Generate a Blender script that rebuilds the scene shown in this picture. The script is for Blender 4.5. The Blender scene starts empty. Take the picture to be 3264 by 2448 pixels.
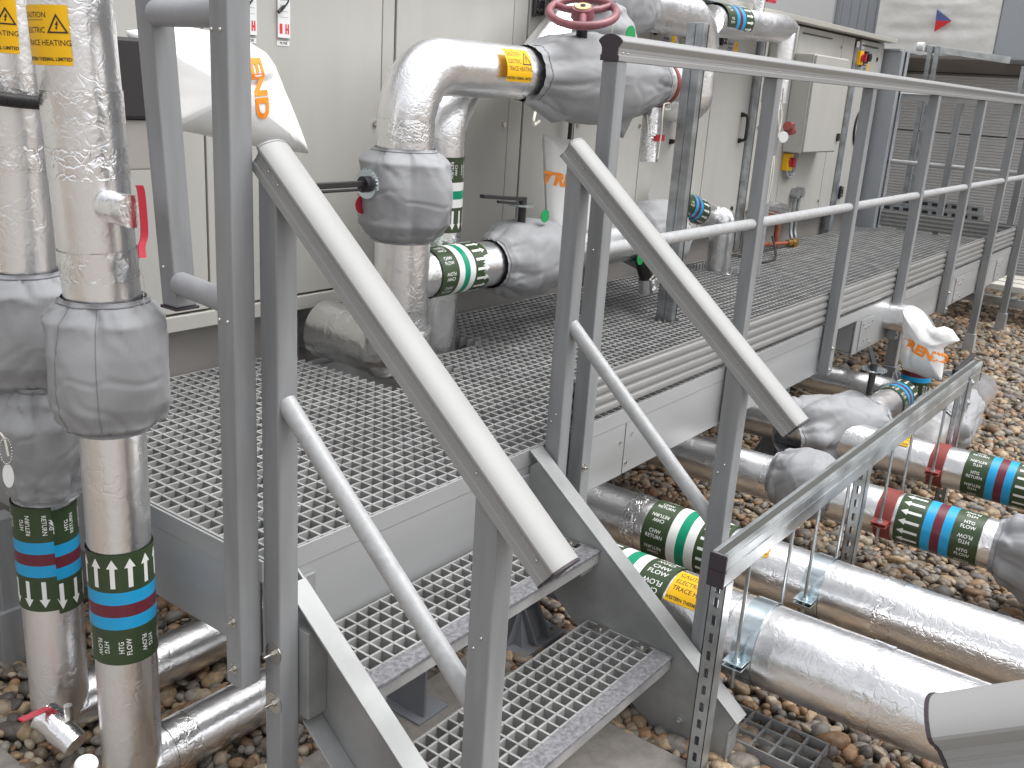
import bpy, bmesh, math, random
import numpy as np
from mathutils import Vector, Matrix, noise, Euler
random.seed(7)
R = math.radians
PI = math.pi
sc = bpy.context.scene
col = sc.collection

# ------------------------------------------------------------------ camera
FPX = 3118.2                      # focal length in photograph pixels (3264 wide)
CM = Matrix.Rotation(R(-53.6165), 3, 'Z') @ Matrix.Rotation(R(72.8969), 3, 'X') @ Matrix.Rotation(R(3.7046), 3, 'Z')
CP = Vector((0, 0, 1.0))
cd = bpy.data.cameras.new('camera'); cam = bpy.data.objects.new('camera', cd); col.objects.link(cam)
cd.sensor_width = 36; cd.lens = FPX / 3264 * 36; cd.clip_start = .02; cd.clip_end = 2000
cam.matrix_world = Matrix.Translation(CP) @ CM.to_4x4()
sc.camera = cam

# ------------------------------------------------------------------ light
w = bpy.data.worlds.new('World'); sc.world = w; w.use_nodes = True
nt = w.node_tree; nt.nodes.clear()
sky = nt.nodes.new('ShaderNodeTexSky'); sky.sky_type = 'NISHITA'; sky.sun_disc = False
sky.sun_elevation = R(62); sky.sun_rotation = R(150); sky.dust_density = 4; sky.air_density = 1.0; sky.ozone_density = 1.0
hs = nt.nodes.new('ShaderNodeHueSaturation'); hs.inputs['Saturation'].default_value = .12
bg = nt.nodes.new('ShaderNodeBackground'); bg.inputs['Strength'].default_value = .15
wo = nt.nodes.new('ShaderNodeOutputWorld')
nt.links.new(sky.outputs[0], hs.inputs['Color']); nt.links.new(hs.outputs[0], bg.inputs['Color']); nt.links.new(bg.outputs[0], wo.inputs['Surface'])
sl = bpy.data.lights.new('sun', 'SUN'); sl.energy = 1.5; sl.angle = R(55); sl.color = (1, .995, .985)
so = bpy.data.objects.new('sun', sl); col.objects.link(so)
so.rotation_euler = (R(16), 0, R(40))
sc.view_settings.view_transform = 'Standard'; sc.view_settings.look = 'None'
sc.view_settings.exposure = 0.76; sc.view_settings.gamma = 1
sc.render.engine = 'CYCLES'
try:
    sc.cycles.use_denoising = True
    sc.cycles.max_bounces = 8; sc.cycles.sample_clamp_indirect = 6
except Exception: pass

# ------------------------------------------------------------------ helpers
def at(u, v, ax, val, big=True):
    """point of the photograph (2212-wide pixel) on the world plane axis=val"""
    k = 3264 / 2212 if big else 1
    d = CM @ Vector(((u * k - 1632) / FPX, -(v * k - 1224) / FPX, -1))
    t = (val - CP[ax]) / d[ax]
    return CP + d * t

ROOT = {}
def thing(name, label, cat, loc, group=None):
    o = bpy.data.objects.new(name, None); col.objects.link(o); o.location = loc
    o.empty_display_size = .05
    o['label'] = label; o['category'] = cat
    if group: o['group'] = group
    ROOT[o.name] = Vector(loc)
    return o
def setlab(o, label, cat, group=None, kind=None):
    if label: o['label'] = label
    if cat: o['category'] = cat
    if group: o['group'] = group
    if kind: o['kind'] = kind
    return o

class MB:
    def __init__(s): s.v = []; s.f = []; s.m = []; s.sm = []
    def add(s, vs, fs, mi=0, sm=False):
        b = len(s.v); s.v.extend([tuple(p) for p in vs])
        for f in fs: s.f.append(tuple(b + i for i in f)); s.m.append(mi); s.sm.append(sm)
        return s
    def box(s, a, b, mi=0, M=None):
        x0, y0, z0 = a; x1, y1, z1 = b
        vs = [(x0,y0,z0),(x1,y0,z0),(x1,y1,z0),(x0,y1,z0),(x0,y0,z1),(x1,y0,z1),(x1,y1,z1),(x0,y1,z1)]
        if M: vs = [M @ Vector(p) for p in vs]
        return s.add(vs, [(0,3,2,1),(4,5,6,7),(0,1,5,4),(1,2,6,5),(2,3,7,6),(3,0,4,7)], mi)
    def cyl(s, p0, p1, r, n=24, mi=0, r1=None, caps=True, sm=True):
        p0 = Vector(p0); p1 = Vector(p1); a = (p1 - p0).normalized(); r1 = r if r1 is None else r1
        e = a.orthogonal().normalized(); g = a.cross(e)
        vs = []
        for p, rr in ((p0, r), (p1, r1)):
            for i in range(n):
                t = 2*PI*i/n; vs.append(p + (e*math.cos(t) + g*math.sin(t))*rr)
        s.add(vs, [(i, (i+1) % n, n+(i+1) % n, n+i) for i in range(n)], mi, sm)
        if caps:
            s.add(vs[:n], [tuple(range(n))[::-1]], mi); s.add(vs[n:], [tuple(range(n))], mi)
        return s
    def ball(s, c, r, mi=0, n=8, sq=(1,1,1)):
        c = Vector(c); vs = []; fs = []
        for i in range(n+1):
            for j in range(2*n):
                a = PI*i/n; b = PI*j/n
                vs.append(c + Vector((math.sin(a)*math.cos(b)*sq[0], math.sin(a)*math.sin(b)*sq[1], math.cos(a)*sq[2]))*r)
        for i in range(n):
            for j in range(2*n):
                k = (j+1) % (2*n); fs.append((i*2*n+j, (i+1)*2*n+j, (i+1)*2*n+k, i*2*n+k))
        return s.add(vs, fs, mi, True)
    def sweep(s, pts, prof, up=None, mi=0, closed=True, caps=True, sm=False):
        """extrude a 2-D profile (u,w) along straight pts; u axis = side, w axis = up"""
        pts = [Vector(p) for p in pts]; n = len(prof); vs = []
        for i, p in enumerate(pts):
            d = (pts[min(i+1, len(pts)-1)] - pts[max(i-1, 0)]).normalized()
            U = Vector(up if up else (0,0,1)); side = d.cross(U).normalized(); U2 = side.cross(d)
            for (a, b) in prof: vs.append(p + side*a + U2*b)
        fs = []
        for i in range(len(pts)-1):
            for j in range(n if closed else n-1):
                k = (j+1) % n; fs.append((i*n+j, i*n+k, (i+1)*n+k, (i+1)*n+j))
        s.add(vs, fs, mi, sm)
        if caps and closed:
            s.add(vs[:n], [tuple(range(n))[::-1]], mi); s.add(vs[-n:], [tuple(range(n))], mi)
        return s
    def obj(s, name, mats, parent=None, bevel=0, loc=None, smooth_all=False, autos=None, flip=False):
        me = bpy.data.meshes.new(name)
        if parent is not None:
            r = parent
            while r.parent: r = r.parent
            off = ROOT.get(r.name, Vector((0,0,0)))
        else: off = Vector(loc) if loc is not None else Vector((0,0,0))
        me.from_pydata([(p[0]-off[0], p[1]-off[1], p[2]-off[2]) for p in s.v], [], s.f)
        if not isinstance(mats, (list, tuple)): mats = [mats]
        for m in mats: me.materials.append(m)
        me.polygons.foreach_set('material_index', s.m)
        me.polygons.foreach_set('use_smooth', [True]*len(s.f) if smooth_all else s.sm)
        me.update()
        o = bpy.data.objects.new(name, me); col.objects.link(o)
        if parent is not None: o.parent = parent
        elif loc is not None: o.location = loc; ROOT[o.name] = Vector(loc)
        bm = bmesh.new(); bm.from_mesh(me)
        if s.fixn: bmesh.ops.recalc_face_normals(bm, faces=bm.faces)
        bm.to_mesh(me); bm.free()
        if bevel:
            b = o.modifiers.new('bevel', 'BEVEL'); b.width = bevel; b.segments = 2; b.limit_method = 'ANGLE'; b.angle_limit = R(40)
            b.harden_normals = False
        return o
    fixn = True

# ------------------------------------------------------------------ materials
def mat(name, base, metal=0., rough=.5, var=.0, vscale=8, bump=0., bscale=30, streak=None, spec=.5, rvar=0., base2=None, bdist=.002, detail=5, alpha=None, coat=0):
    m = bpy.data.materials.new(name); m.use_nodes = True; n = m.node_tree; N = n.nodes; L = n.links
    b = N['Principled BSDF']; b.inputs['Metallic'].default_value = metal; b.inputs['Roughness'].default_value = rough
    b.inputs['Base Color'].default_value = (*base, 1); b.inputs['Specular IOR Level'].default_value = spec
    if coat: b.inputs['Coat Weight'].default_value = coat; b.inputs['Coat Roughness'].default_value = .15
    tc = N.new('ShaderNodeTexCoord'); mp = N.new('ShaderNodeMapping'); L.new(tc.outputs['Object'], mp.inputs['Vector'])
    if streak: mp.inputs['Scale'].default_value = streak
    nz = N.new('ShaderNodeTexNoise'); nz.inputs['Scale'].default_value = vscale; nz.inputs['Detail'].default_value = detail
    L.new(mp.outputs[0], nz.inputs['Vector'])
    if var or base2:
        rp = N.new('ShaderNodeMix'); rp.data_type = 'RGBA'
        c2 = base2 if base2 else tuple(min(1, c*(1+var)) for c in base); c1 = base if base2 else tuple(c*(1-var) for c in base)
        mr = N.new('ShaderNodeMapRange'); mr.inputs['From Min'].default_value = .35; mr.inputs['From Max'].default_value = .65
        L.new(nz.outputs['Fac'], mr.inputs['Value']); L.new(mr.outputs[0], rp.inputs['Factor'])
        rp.inputs['A'].default_value = (*c1, 1); rp.inputs['B'].default_value = (*c2, 1); L.new(rp.outputs['Result'], b.inputs['Base Color'])
    if rvar:
        mr = N.new('ShaderNodeMapRange'); mr.inputs['From Min'].default_value = .3; mr.inputs['From Max'].default_value = .7
        mr.inputs['To Min'].default_value = rough - rvar; mr.inputs['To Max'].default_value = rough + rvar
        L.new(nz.outputs['Fac'], mr.inputs['Value']); L.new(mr.outputs[0], b.inputs['Roughness'])
    if bump:
        n2 = N.new('ShaderNodeTexNoise'); n2.inputs['Scale'].default_value = bscale; n2.inputs['Detail'].default_value = 6
        L.new(tc.outputs['Object'], n2.inputs['Vector'])
        bp = N.new('ShaderNodeBump'); bp.inputs['Strength'].default_value = bump; bp.inputs['Distance'].default_value = bdist
        L.new(n2.outputs['Fac'], bp.inputs['Height']); L.new(bp.outputs[0], b.inputs['Normal'])
    return m

def foil_mat(name, base=(.93,.93,.94), rough=.27, amt=1.0, scale=1.0):
    m = bpy.data.materials.new(name); m.use_nodes = True; n = m.node_tree; N = n.nodes; L = n.links
    b = N['Principled BSDF']; b.inputs['Metallic'].default_value = 1; b.inputs['Base Color'].default_value = (*base, 1)
    tc = N.new('ShaderNodeTexCoord')
    wz = N.new('ShaderNodeTexNoise'); wz.inputs['Scale'].default_value = 9*scale; wz.inputs['Detail'].default_value = 3
    L.new(tc.outputs['Object'], wz.inputs['Vector'])
    mixv = N.new('ShaderNodeMix'); mixv.data_type = 'VECTOR'; mixv.inputs['Factor'].default_value = .22
    L.new(tc.outputs['Object'], mixv.inputs['A']); L.new(wz.outputs['Color'], mixv.inputs['B'])
    vo = N.new('ShaderNodeTexVoronoi'); vo.feature = 'DISTANCE_TO_EDGE'; vo.inputs['Scale'].default_value = 30*scale
    L.new(mixv.outputs['Result'], vo.inputs['Vector'])
    cr = N.new('ShaderNodeMapRange'); cr.inputs['From Max'].default_value = .12; cr.inputs['To Min'].default_value = 0; cr.inputs['To Max'].default_value = 1
    L.new(vo.outputs['Distance'], cr.inputs['Value'])
    # crinkles come in patches
    pz = N.new('ShaderNodeTexNoise'); pz.inputs['Scale'].default_value = 5*scale; pz.inputs['Detail'].default_value = 2
    L.new(tc.outputs['Object'], pz.inputs['Vector'])
    pm = N.new('ShaderNodeMapRange'); pm.inputs['From Min'].default_value = .42; pm.inputs['From Max'].default_value = .62
    L.new(pz.outputs['Fac'], pm.inputs['Value'])
    mu = N.new('ShaderNodeMath'); mu.operation = 'MULTIPLY'; L.new(cr.outputs[0], mu.inputs[0]); L.new(pm.outputs[0], mu.inputs[1])
    b1 = N.new('ShaderNodeBump'); b1.inputs['Strength'].default_value = .26*amt; b1.inputs['Distance'].default_value = .0022
    L.new(mu.outputs[0], b1.inputs['Height'])
    n3 = N.new('ShaderNodeTexNoise'); n3.inputs['Scale'].default_value = 38*scale; n3.inputs['Detail'].default_value = 5; n3.inputs['Distortion'].default_value = .5
    L.new(tc.outputs['Object'], n3.inputs['Vector'])
    b2 = N.new('ShaderNodeBump'); b2.inputs['Strength'].default_value = .42*amt; b2.inputs['Distance'].default_value = .003
    L.new(n3.outputs['Fac'], b2.inputs['Height']); L.new(b1.outputs[0], b2.inputs['Normal'])
    n4 = N.new('ShaderNodeTexNoise'); n4.inputs['Scale'].default_value = 260; n4.inputs['Detail'].default_value = 2
    L.new(tc.outputs['Object'], n4.inputs['Vector'])
    b3 = N.new('ShaderNodeBump'); b3.inputs['Strength'].default_value = .2; b3.inputs['Distance'].default_value = .0004
    L.new(n4.outputs['Fac'], b3.inputs['Height']); L.new(b2.outputs[0], b3.inputs['Normal']); L.new(b3.outputs[0], b.inputs['Normal'])
    rr = N.new('ShaderNodeMapRange'); rr.inputs['To Min'].default_value = rough-.07; rr.inputs['To Max'].default_value = rough+.12
    L.new(pz.outputs['Fac'], rr.inputs['Value']); L.new(rr.outputs[0], b.inputs['Roughness'])
    return m

M = {}
M['foil'] = foil_mat('aluminium_foil')
M['foil2'] = foil_mat('crinkled_foil', rough=.2, amt=1.8, scale=1.2)
M['frp'] = mat('grey_frp', (.24,.247,.255), .0, .42, var=.13, vscale=22, rvar=.08, bump=.10, bscale=160, streak=(1,1,.12), spec=.6)
M['frp_light'] = mat('pale_frp_rail', (.31,.31,.307), .0, .55, var=.04, vscale=4, bump=.04, bscale=200, spec=.6)
M['rail_ext'] = mat('anodised_handrail', (.36,.36,.36), .4, .36, var=.04, vscale=5, streak=(.1,1,1), bump=.04, bscale=260)
M['tube'] = mat('matt_tube', (.39,.395,.40), .1, .45, var=.08, vscale=60, bump=.25, bscale=300, spec=.5)
M['tubegrey'] = mat('grey_tube', (.29,.295,.31), .1, .42, var=.05, vscale=20, bump=.12, bscale=300)
M['grate'] = mat('grp_grating', (.265,.265,.262), 0, .6, var=.2, vscale=9, bump=.6, bscale=420, bdist=.0015)
M['nosing'] = mat('gritted_nosing', (.16,.16,.17), 0, .55, var=.35, vscale=90, bump=.8, bscale=500, spec=.5)
M['beam'] = mat('mill_beam', (.40,.405,.41), .35, .42, var=.07, vscale=3, streak=(.25,.25,2.5), bump=.06, bscale=200, rvar=.08)
M['stringer'] = mat('galvanised_stringer', (.30,.305,.305), .25, .5, var=.22, vscale=5, bump=.06, bscale=120, rvar=.06)
M['toe'] = mat('toe_board_extrusion', (.285,.283,.278), .25, .42, var=.04, vscale=4)
M['film'] = foil_mat('plastic_film_foil', base=(.74,.74,.73), rough=.30, amt=1.6, scale=.8)
M['galv'] = mat('galvanised_steel', (.42,.44,.45), .8, .36, var=.22, vscale=14, rvar=.1, streak=(.5,.5,1), bump=.05, bscale=90)
M['zinc'] = mat('bright_zinc', (.62,.70,.74), 1, .22, var=.1, vscale=10, rvar=.08)
M['steel'] = mat('stainless', (.6,.58,.55), 1, .25)
M['foot'] = mat('moulded_foot', (.20,.21,.23), 0, .42, var=.08, vscale=9, bump=.1, bscale=200)
M['cloth'] = mat('grey_cloth', (.30,.304,.315), 0, .62, var=.05, vscale=7, bump=.18, bscale=900, spec=.35, bdist=.0006)
M['clothd'] = mat('cloth_stitch', (.20,.20,.22), 0, .7)
M['cord'] = mat('white_cord', (.72,.70,.62), 0, .8, bump=.5, bscale=600)
M['vinyl'] = mat('white_vinyl', (.78,.78,.77), 0, .38, bump=.05, bscale=60, spec=.5)
M['cream'] = mat('cream_panel', (.44,.432,.405), 0, .42, var=.025, vscale=3, streak=(3,3,.5), bump=.03, bscale=300, spec=.45)
M['creamd'] = mat('cream_frame', (.42,.41,.37), 0, .45, var=.02, vscale=2)
M['plinth'] = mat('plinth_grey', (.28,.265,.25), 0, .6, var=.08, vscale=3)
M['black'] = mat('black_plastic', (.022,.02,.022), 0, .38)
M['rubber'] = mat('rubber_cap', (.045,.035,.042), 0, .6, bump=.3, bscale=300)
M['seal'] = mat('panel_gap', (.06,.06,.055), 0, .7)
M['red'] = mat('red_lever', (.50,.025,.05), 0, .32, coat=.3)
M['wheelred'] = mat('worn_red_enamel', (.24,.08,.095), 0, .42, var=.2, vscale=25, bump=.15, bscale=120, coat=.2)
M['clampred'] = mat('red_oxide', (.24,.045,.038), 0, .5, var=.15, vscale=20)
M['yellow'] = mat('yellow_label', (.86,.48,.0), 0, .4)
M['ink'] = mat('black_ink', (.03,.02,.015), 0, .5)
M['orange'] = mat('orange_print', (.95,.28,.02), 0, .45)
M['bgreen'] = mat('band_dark_green', (.036,.062,.026), 0, .32, var=.06, vscale=20, bump=.25, bscale=25, bdist=.003)
M['bblue'] = mat('band_blue', (.015,.33,.64), 0, .3, bump=.25, bscale=25, bdist=.003)
M['bcrim'] = mat('band_crimson', (.14,.02,.034), 0, .3, bump=.25, bscale=25, bdist=.003)
M['bwhite'] = mat('band_white', (.78,.79,.77), 0, .3, bump=.25, bscale=25, bdist=.003)
M['bemer'] = mat('band_emerald', (.0,.26,.14), 0, .3, bump=.25, bscale=25, bdist=.003)
M['green'] = mat('green_tag', (.01,.30,.09), 0, .4)
M['white'] = mat('white_paint', (.76,.77,.77), 0, .45)
M['wall'] = mat('profiled_cladding', (.56,.555,.55), .1, .5, var=.03, vscale=1.5)
M['walld'] = mat('dark_cladding', (.27,.25,.24), 0, .6, var=.05, vscale=2)
M['greyclad'] = mat('grey_cladding', (.38,.40,.43), .2, .45, var=.05, vscale=2, streak=(2,2,.2))
M['lagging'] = mat('white_lagging', (.80,.79,.76), 0, .42, var=.02, vscale=4, bump=.5, bscale=7, bdist=.03, spec=.5)
M['copper'] = mat('painted_copper', (.33,.10,.055), .3, .4, var=.2, vscale=30)
M['brass'] = mat('brass', (.62,.42,.16), 1, .3)
M['concrete'] = mat('concrete_slab', (.21,.195,.18), 0, .85, var=.12, vscale=30, bump=.6, bscale=160, base2=None, bdist=.002)
M['gravelbed'] = mat('gravel_bed', (.19,.16,.13), 0, .9, var=.4, vscale=60, bump=1, bscale=60, bdist=.02)
M['glass'] = mat('film', (.7,.72,.74), .3, .12)
M['bluesign'] = mat('blue_print', (.10,.13,.34), 0, .45)
M['signgrey'] = mat('sign_grey', (.36,.38,.42), 0, .5)
M['redprint'] = mat('red_print', (.7,.02,.03), 0, .4)
M['timber'] = mat('pale_board', (.62,.60,.54), 0, .5, var=.08, vscale=8)

# ------------------------------------------------------------------ lettering
TC = {}
def text2d(s, bold=.0):
    k = (s, bold)
    if k in TC: return TC[k]
    c = bpy.data.curves.new('lettering', 'FONT'); c.body = s; c.align_x = 'CENTER'; c.align_y = 'CENTER'; c.size = 1.0; c.offset = bold
    c.resolution_u = 3
    o = bpy.data.objects.new('lettering', c)
    me = bpy.data.meshes.new_from_object(o)
    vs = [(v.co.x, v.co.y) for v in me.vertices]; fs = [tuple(p.vertices) for p in me.polygons]
    bpy.data.objects.remove(o); bpy.data.curves.remove(c); bpy.data.meshes.remove(me)
    h = .72   # cap height of the built-in font at size 1
    vs = [(x/h, y/h) for x, y in vs]
    wd = max(v[0] for v in vs) - min(v[0] for v in vs)
    TC[k] = (vs, fs, wd); return TC[k]
def put_text(mb, s, fn, cx, cy, h, rot=0., mi=0, bold=.0, sx=1., lift=.0006, align='c'):
    vs, fs, wd = text2d(s, bold); c, q = math.cos(rot), math.sin(rot)
    sh = {'c': 0, 'l': wd/2, 'r': -wd/2}[align]
    mb.add([fn(cx + ((x+sh)*sx*c - y*q)*h, cy + ((x+sh)*sx*q + y*c)*h, lift) for x, y in vs], fs, mi)
def put_rect(mb, fn, x0, y0, x1, y1, mi=0, nx=1, ny=1, lift=0.):
    vs = [fn(x0+(x1-x0)*i/nx, y0+(y1-y0)*j/ny, lift) for j in range(ny+1) for i in range(nx+1)]
    mb.add(vs, [(j*(nx+1)+i, j*(nx+1)+i+1, (j+1)*(nx+1)+i+1, (j+1)*(nx+1)+i) for j in range(ny) for i in range(nx)], mi, True)
def wrap(O, a, e0, r, dr=.0032):
    """(c around, s along) -> point; seen from outside c runs right when a points up"""
    O = Vector(O); a = Vector(a).normalized(); e0 = Vector(e0); e0 = (e0 - a*e0.dot(a)).normalized(); e1 = a.cross(e0)
    def fn(c, s, lift):
        t = c/r; return O + a*s + (e0*math.cos(t) + e1*math.sin(t))*(r+dr+lift)
    return fn
def band(parent, O, a, e0, r, kind, words, arrow=1, total=.25, seam=None, rep=.062, th=.0125):
    f0 = wrap(O, a, e0, r)
    step = .012
    fn = f0 if seam is None else (lambda c, s, l: f0(c, s - (step if c > seam else 0), l + (.0006 if c > seam else 0)))
    k = total/.25; half = PI*r
    zs = [('t', .082), ('1', .028), ('2', .028), ('1', .028), ('a', .084)]
    c1, c2 = (1, 2) if kind == 'HTG' else (3, 4)
    mats = [M['bgreen'], M['bblue'], M['bcrim'], M['bwhite'], M['bemer'], M['bwhite']]
    mb = MB(); mb.fixn = False; s = 0
    for z, h in zs:
        h *= k; mi = {'t': 0, 'a': 0, '1': c1, '2': c2}[z]
        rs = [(-half, half)] if seam is None else [(-half, seam), (seam+1e-6, half)]
        for (x0, x1) in rs: put_rect(mb, fn, x0, s, x1, s+h, mi, nx=max(2, int((x1-x0)/(2*half)*48)))
        if z == 't':
            n = int(2*half/rep)
            for i in range(n):
                c = -half + (i+.5)*2*half/n; flip = i % 2
                rot = PI/2 if not flip else -PI/2
                d = th*.72 if not flip else -th*.72
                L = h*.80
                for j, wd in enumerate(words):
                    cc = c - d + 2*d*j
                    tw = text2d(wd, .01)[2]; hh = min(th, L/tw)
                    put_text(mb, wd, fn, cc, s + h*.5, hh, rot, 5, .012, lift=.0008)
        if z == 'a':
            n = int(2*half/.034)
            for i in range(n):
                c = -half + (i+.5)*2*half/n; b0 = s + h*.12; t0 = s + h*.88; w1 = .0048; w2 = .0115; hm = t0 - h*.24
                P = [(-w1, b0), (w1, b0), (w1, hm), (w2, hm), (0, t0), (-w2, hm), (-w1, hm)]
                if arrow < 0: P = [(x, 2*s+h-y) for x, y in P][::-1]
                mb.add([fn(c+x, y, .0008) for x, y in P], [tuple(range(7))], 5)
        s += h
    return mb.obj('identification_band', mats, parent)
def caution(parent, fn, wd=.095, ht=.10, name='caution_label'):
    """yellow trace heating label, (c,s) centred on 0,0"""
    mb = MB(); mb.fixn = False; mats = [M['yellow'], M['ink']]
    put_rect(mb, fn, -wd/2, -ht/2, wd/2, ht/2, 0, nx=12, ny=12, lift=.0004)
    k = wd/.095; L = -wd/2 + .006*k
    put_text(mb, 'CAUTION', fn, L, ht*.33, .0095*k, 0, 1, .008, align='l', sx=.9)
    put_rect(mb, fn, L, ht*.245, L+.047*k, ht*.255, 1, nx=4, lift=.0007)
    put_text(mb, 'ELECTRIC', fn, L, ht*.08, .0095*k, 0, 1, .008, align='l', sx=.86)
    put_text(mb, 'TRACE HEATING', fn, L, -ht*.13, .0095*k, 0, 1, .008, align='l', sx=.9)
    put_text(mb, 'WESTERN THERMAL LIMITED', fn, 0, -ht*.40, .006*k, 0, 1, .03, sx=.86)
    cx, cy, q = wd*.30, ht*.17, .0175*k
    tri = [(cx-q, cy-q*.75), (cx+q, cy-q*.75), (cx, cy+q*1.05)]; m = [(cx+(x-cx)*.74, (y-(cy-q*.15))*.74+(cy-q*.15)) for x, y in tri]
    for i in range(3):
        a0, a1, b0, b1 = tri[i], tri[(i+1) % 3], m[i], m[(i+1) % 3]; N_ = 8
        P = [fn(p[0]+(q[0]-p[0])*j/N_, p[1]+(q[1]-p[1])*j/N_, .0009) for p, q in ((a0, a1), (b0, b1)) for j in range(N_+1)]
        mb.add(P, [(j, j+1, N_+2+j, N_+1+j) for j in range(N_)], 1)
    z = [(.1,.62),(-.28,-.02),(-.02,.04),(-.12,-.34),(-.22,-.3),(-.05,-.6),(.1,-.22),(.02,-.28),(.16,.14),(-.04,.1),(.22,.55)]
    z = [[(.12,.60),(-.26,-.02),(.0,.02)],[(.12,.60),(.0,.02),(.16,.10)],[(-.04,.10),(.20,.12),(-.08,-.42)],[(-.25,-.30),(-.07,-.62),(.10,-.26)]]
    for tr_ in z: mb.add([fn(cx+x*q*.72, cy+y*q*.72, .0010) for x, y in tr_], [(0,1,2)], 1)
    return mb.obj(name, mats, parent)
def flatfn(O, ux, uy, dr=0):
    O = Vector(O); ux = Vector(ux).normalized(); uy = Vector(uy).normalized(); n = ux.cross(uy)
    return lambda c, s, l: O + ux*c + uy*s + n*(l+dr)

# ------------------------------------------------------------------ pipes and cloth covers
def route(pts, bend):
    pts = [Vector(p) for p in pts]; out = [pts[0]]
    for i in range(1, len(pts)-1):
        a, b, c = pts[i-1], pts[i], pts[i+1]; d0 = (a-b).normalized(); d1 = (c-b).normalized()
        ang = d0.angle(d1); br = bend[i-1] if isinstance(bend, (list, tuple)) else bend
        tl = min(br/math.tan(ang/2), (a-b).length*.95, (c-b).length*.95)
        p0 = b + d0*tl; p1 = b + d1*tl; n = max(2, int(10*(PI-ang)/(PI/2)))
        if br < .02 or PI-ang < .01: out.append(b); continue
        rr = tl*math.tan(ang/2); cen = b + (d0+d1).normalized()*(rr/math.sin(ang/2)); v0 = p0-cen; v1 = p1-cen; th = v0.angle(v1)
        for k in range(n+1):
            t = k/n; out.append(cen + v0*(math.sin((1-t)*th)/math.sin(th)) + v1*(math.sin(t*th)/math.sin(th)))
    out.append(pts[-1]); return out
def pipe_mesh(mb, pts, r, seg=44, step=.022, wr=.0010, mi=0, caps=True, crink=.0014, seed=0., taper=None):
    """foil jacket swept along a path, real wrinkles in the surface"""
    dense = [pts[0]]
    for a, b in zip(pts[:-1], pts[1:]):
        n = max(1, int((b-a).length/step))
        for k in range(1, n+1): dense.append(a.lerp(b, k/n))
    pts = dense; N = len(pts); vs = []
    t = (pts[1]-pts[0]).normalized(); e = t.orthogonal().normalized()
    for i, p in enumerate(pts):
        t2 = (pts[min(i+1, N-1)] - pts[max(i-1, 0)]).normalized(); e = (e - t2*e.dot(t2)).normalized(); g = t2.cross(e)
        curv = 0
        if 0 < i < N-1: curv = min(1, (pts[i+1]-p).normalized().angle((p-pts[i-1]).normalized(), 0)*6)
        for j in range(seg):
            a = 2*PI*j/seg; d = e*math.cos(a) + g*math.sin(a); q = p + d*r
            n1 = noise.noise(q*6 + Vector((seed, 0, 0)))
            rid = 1 - abs(noise.noise(q*26 + Vector((seed, 3, 1))))*2.2
            patch = max(0, noise.noise(q*4 + Vector((9, seed, 0))) + .12)*2.2
            rr = r + n1*wr + max(0, rid-.35)*crink*(patch + curv*1.6)
            vs.append(p + d*rr)
    fs = [(i*seg+j, i*seg+(j+1) % seg, (i+1)*seg+(j+1) % seg, (i+1)*seg+j) for i in range(N-1) for j in range(seg)]
    mb.add(vs, fs, mi, True)
    if caps:
        mb.add(vs[:seg], [tuple(range(seg))[::-1]], mi); mb.add(vs[-seg:], [tuple(range(seg))], mi)
    return mb
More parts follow.
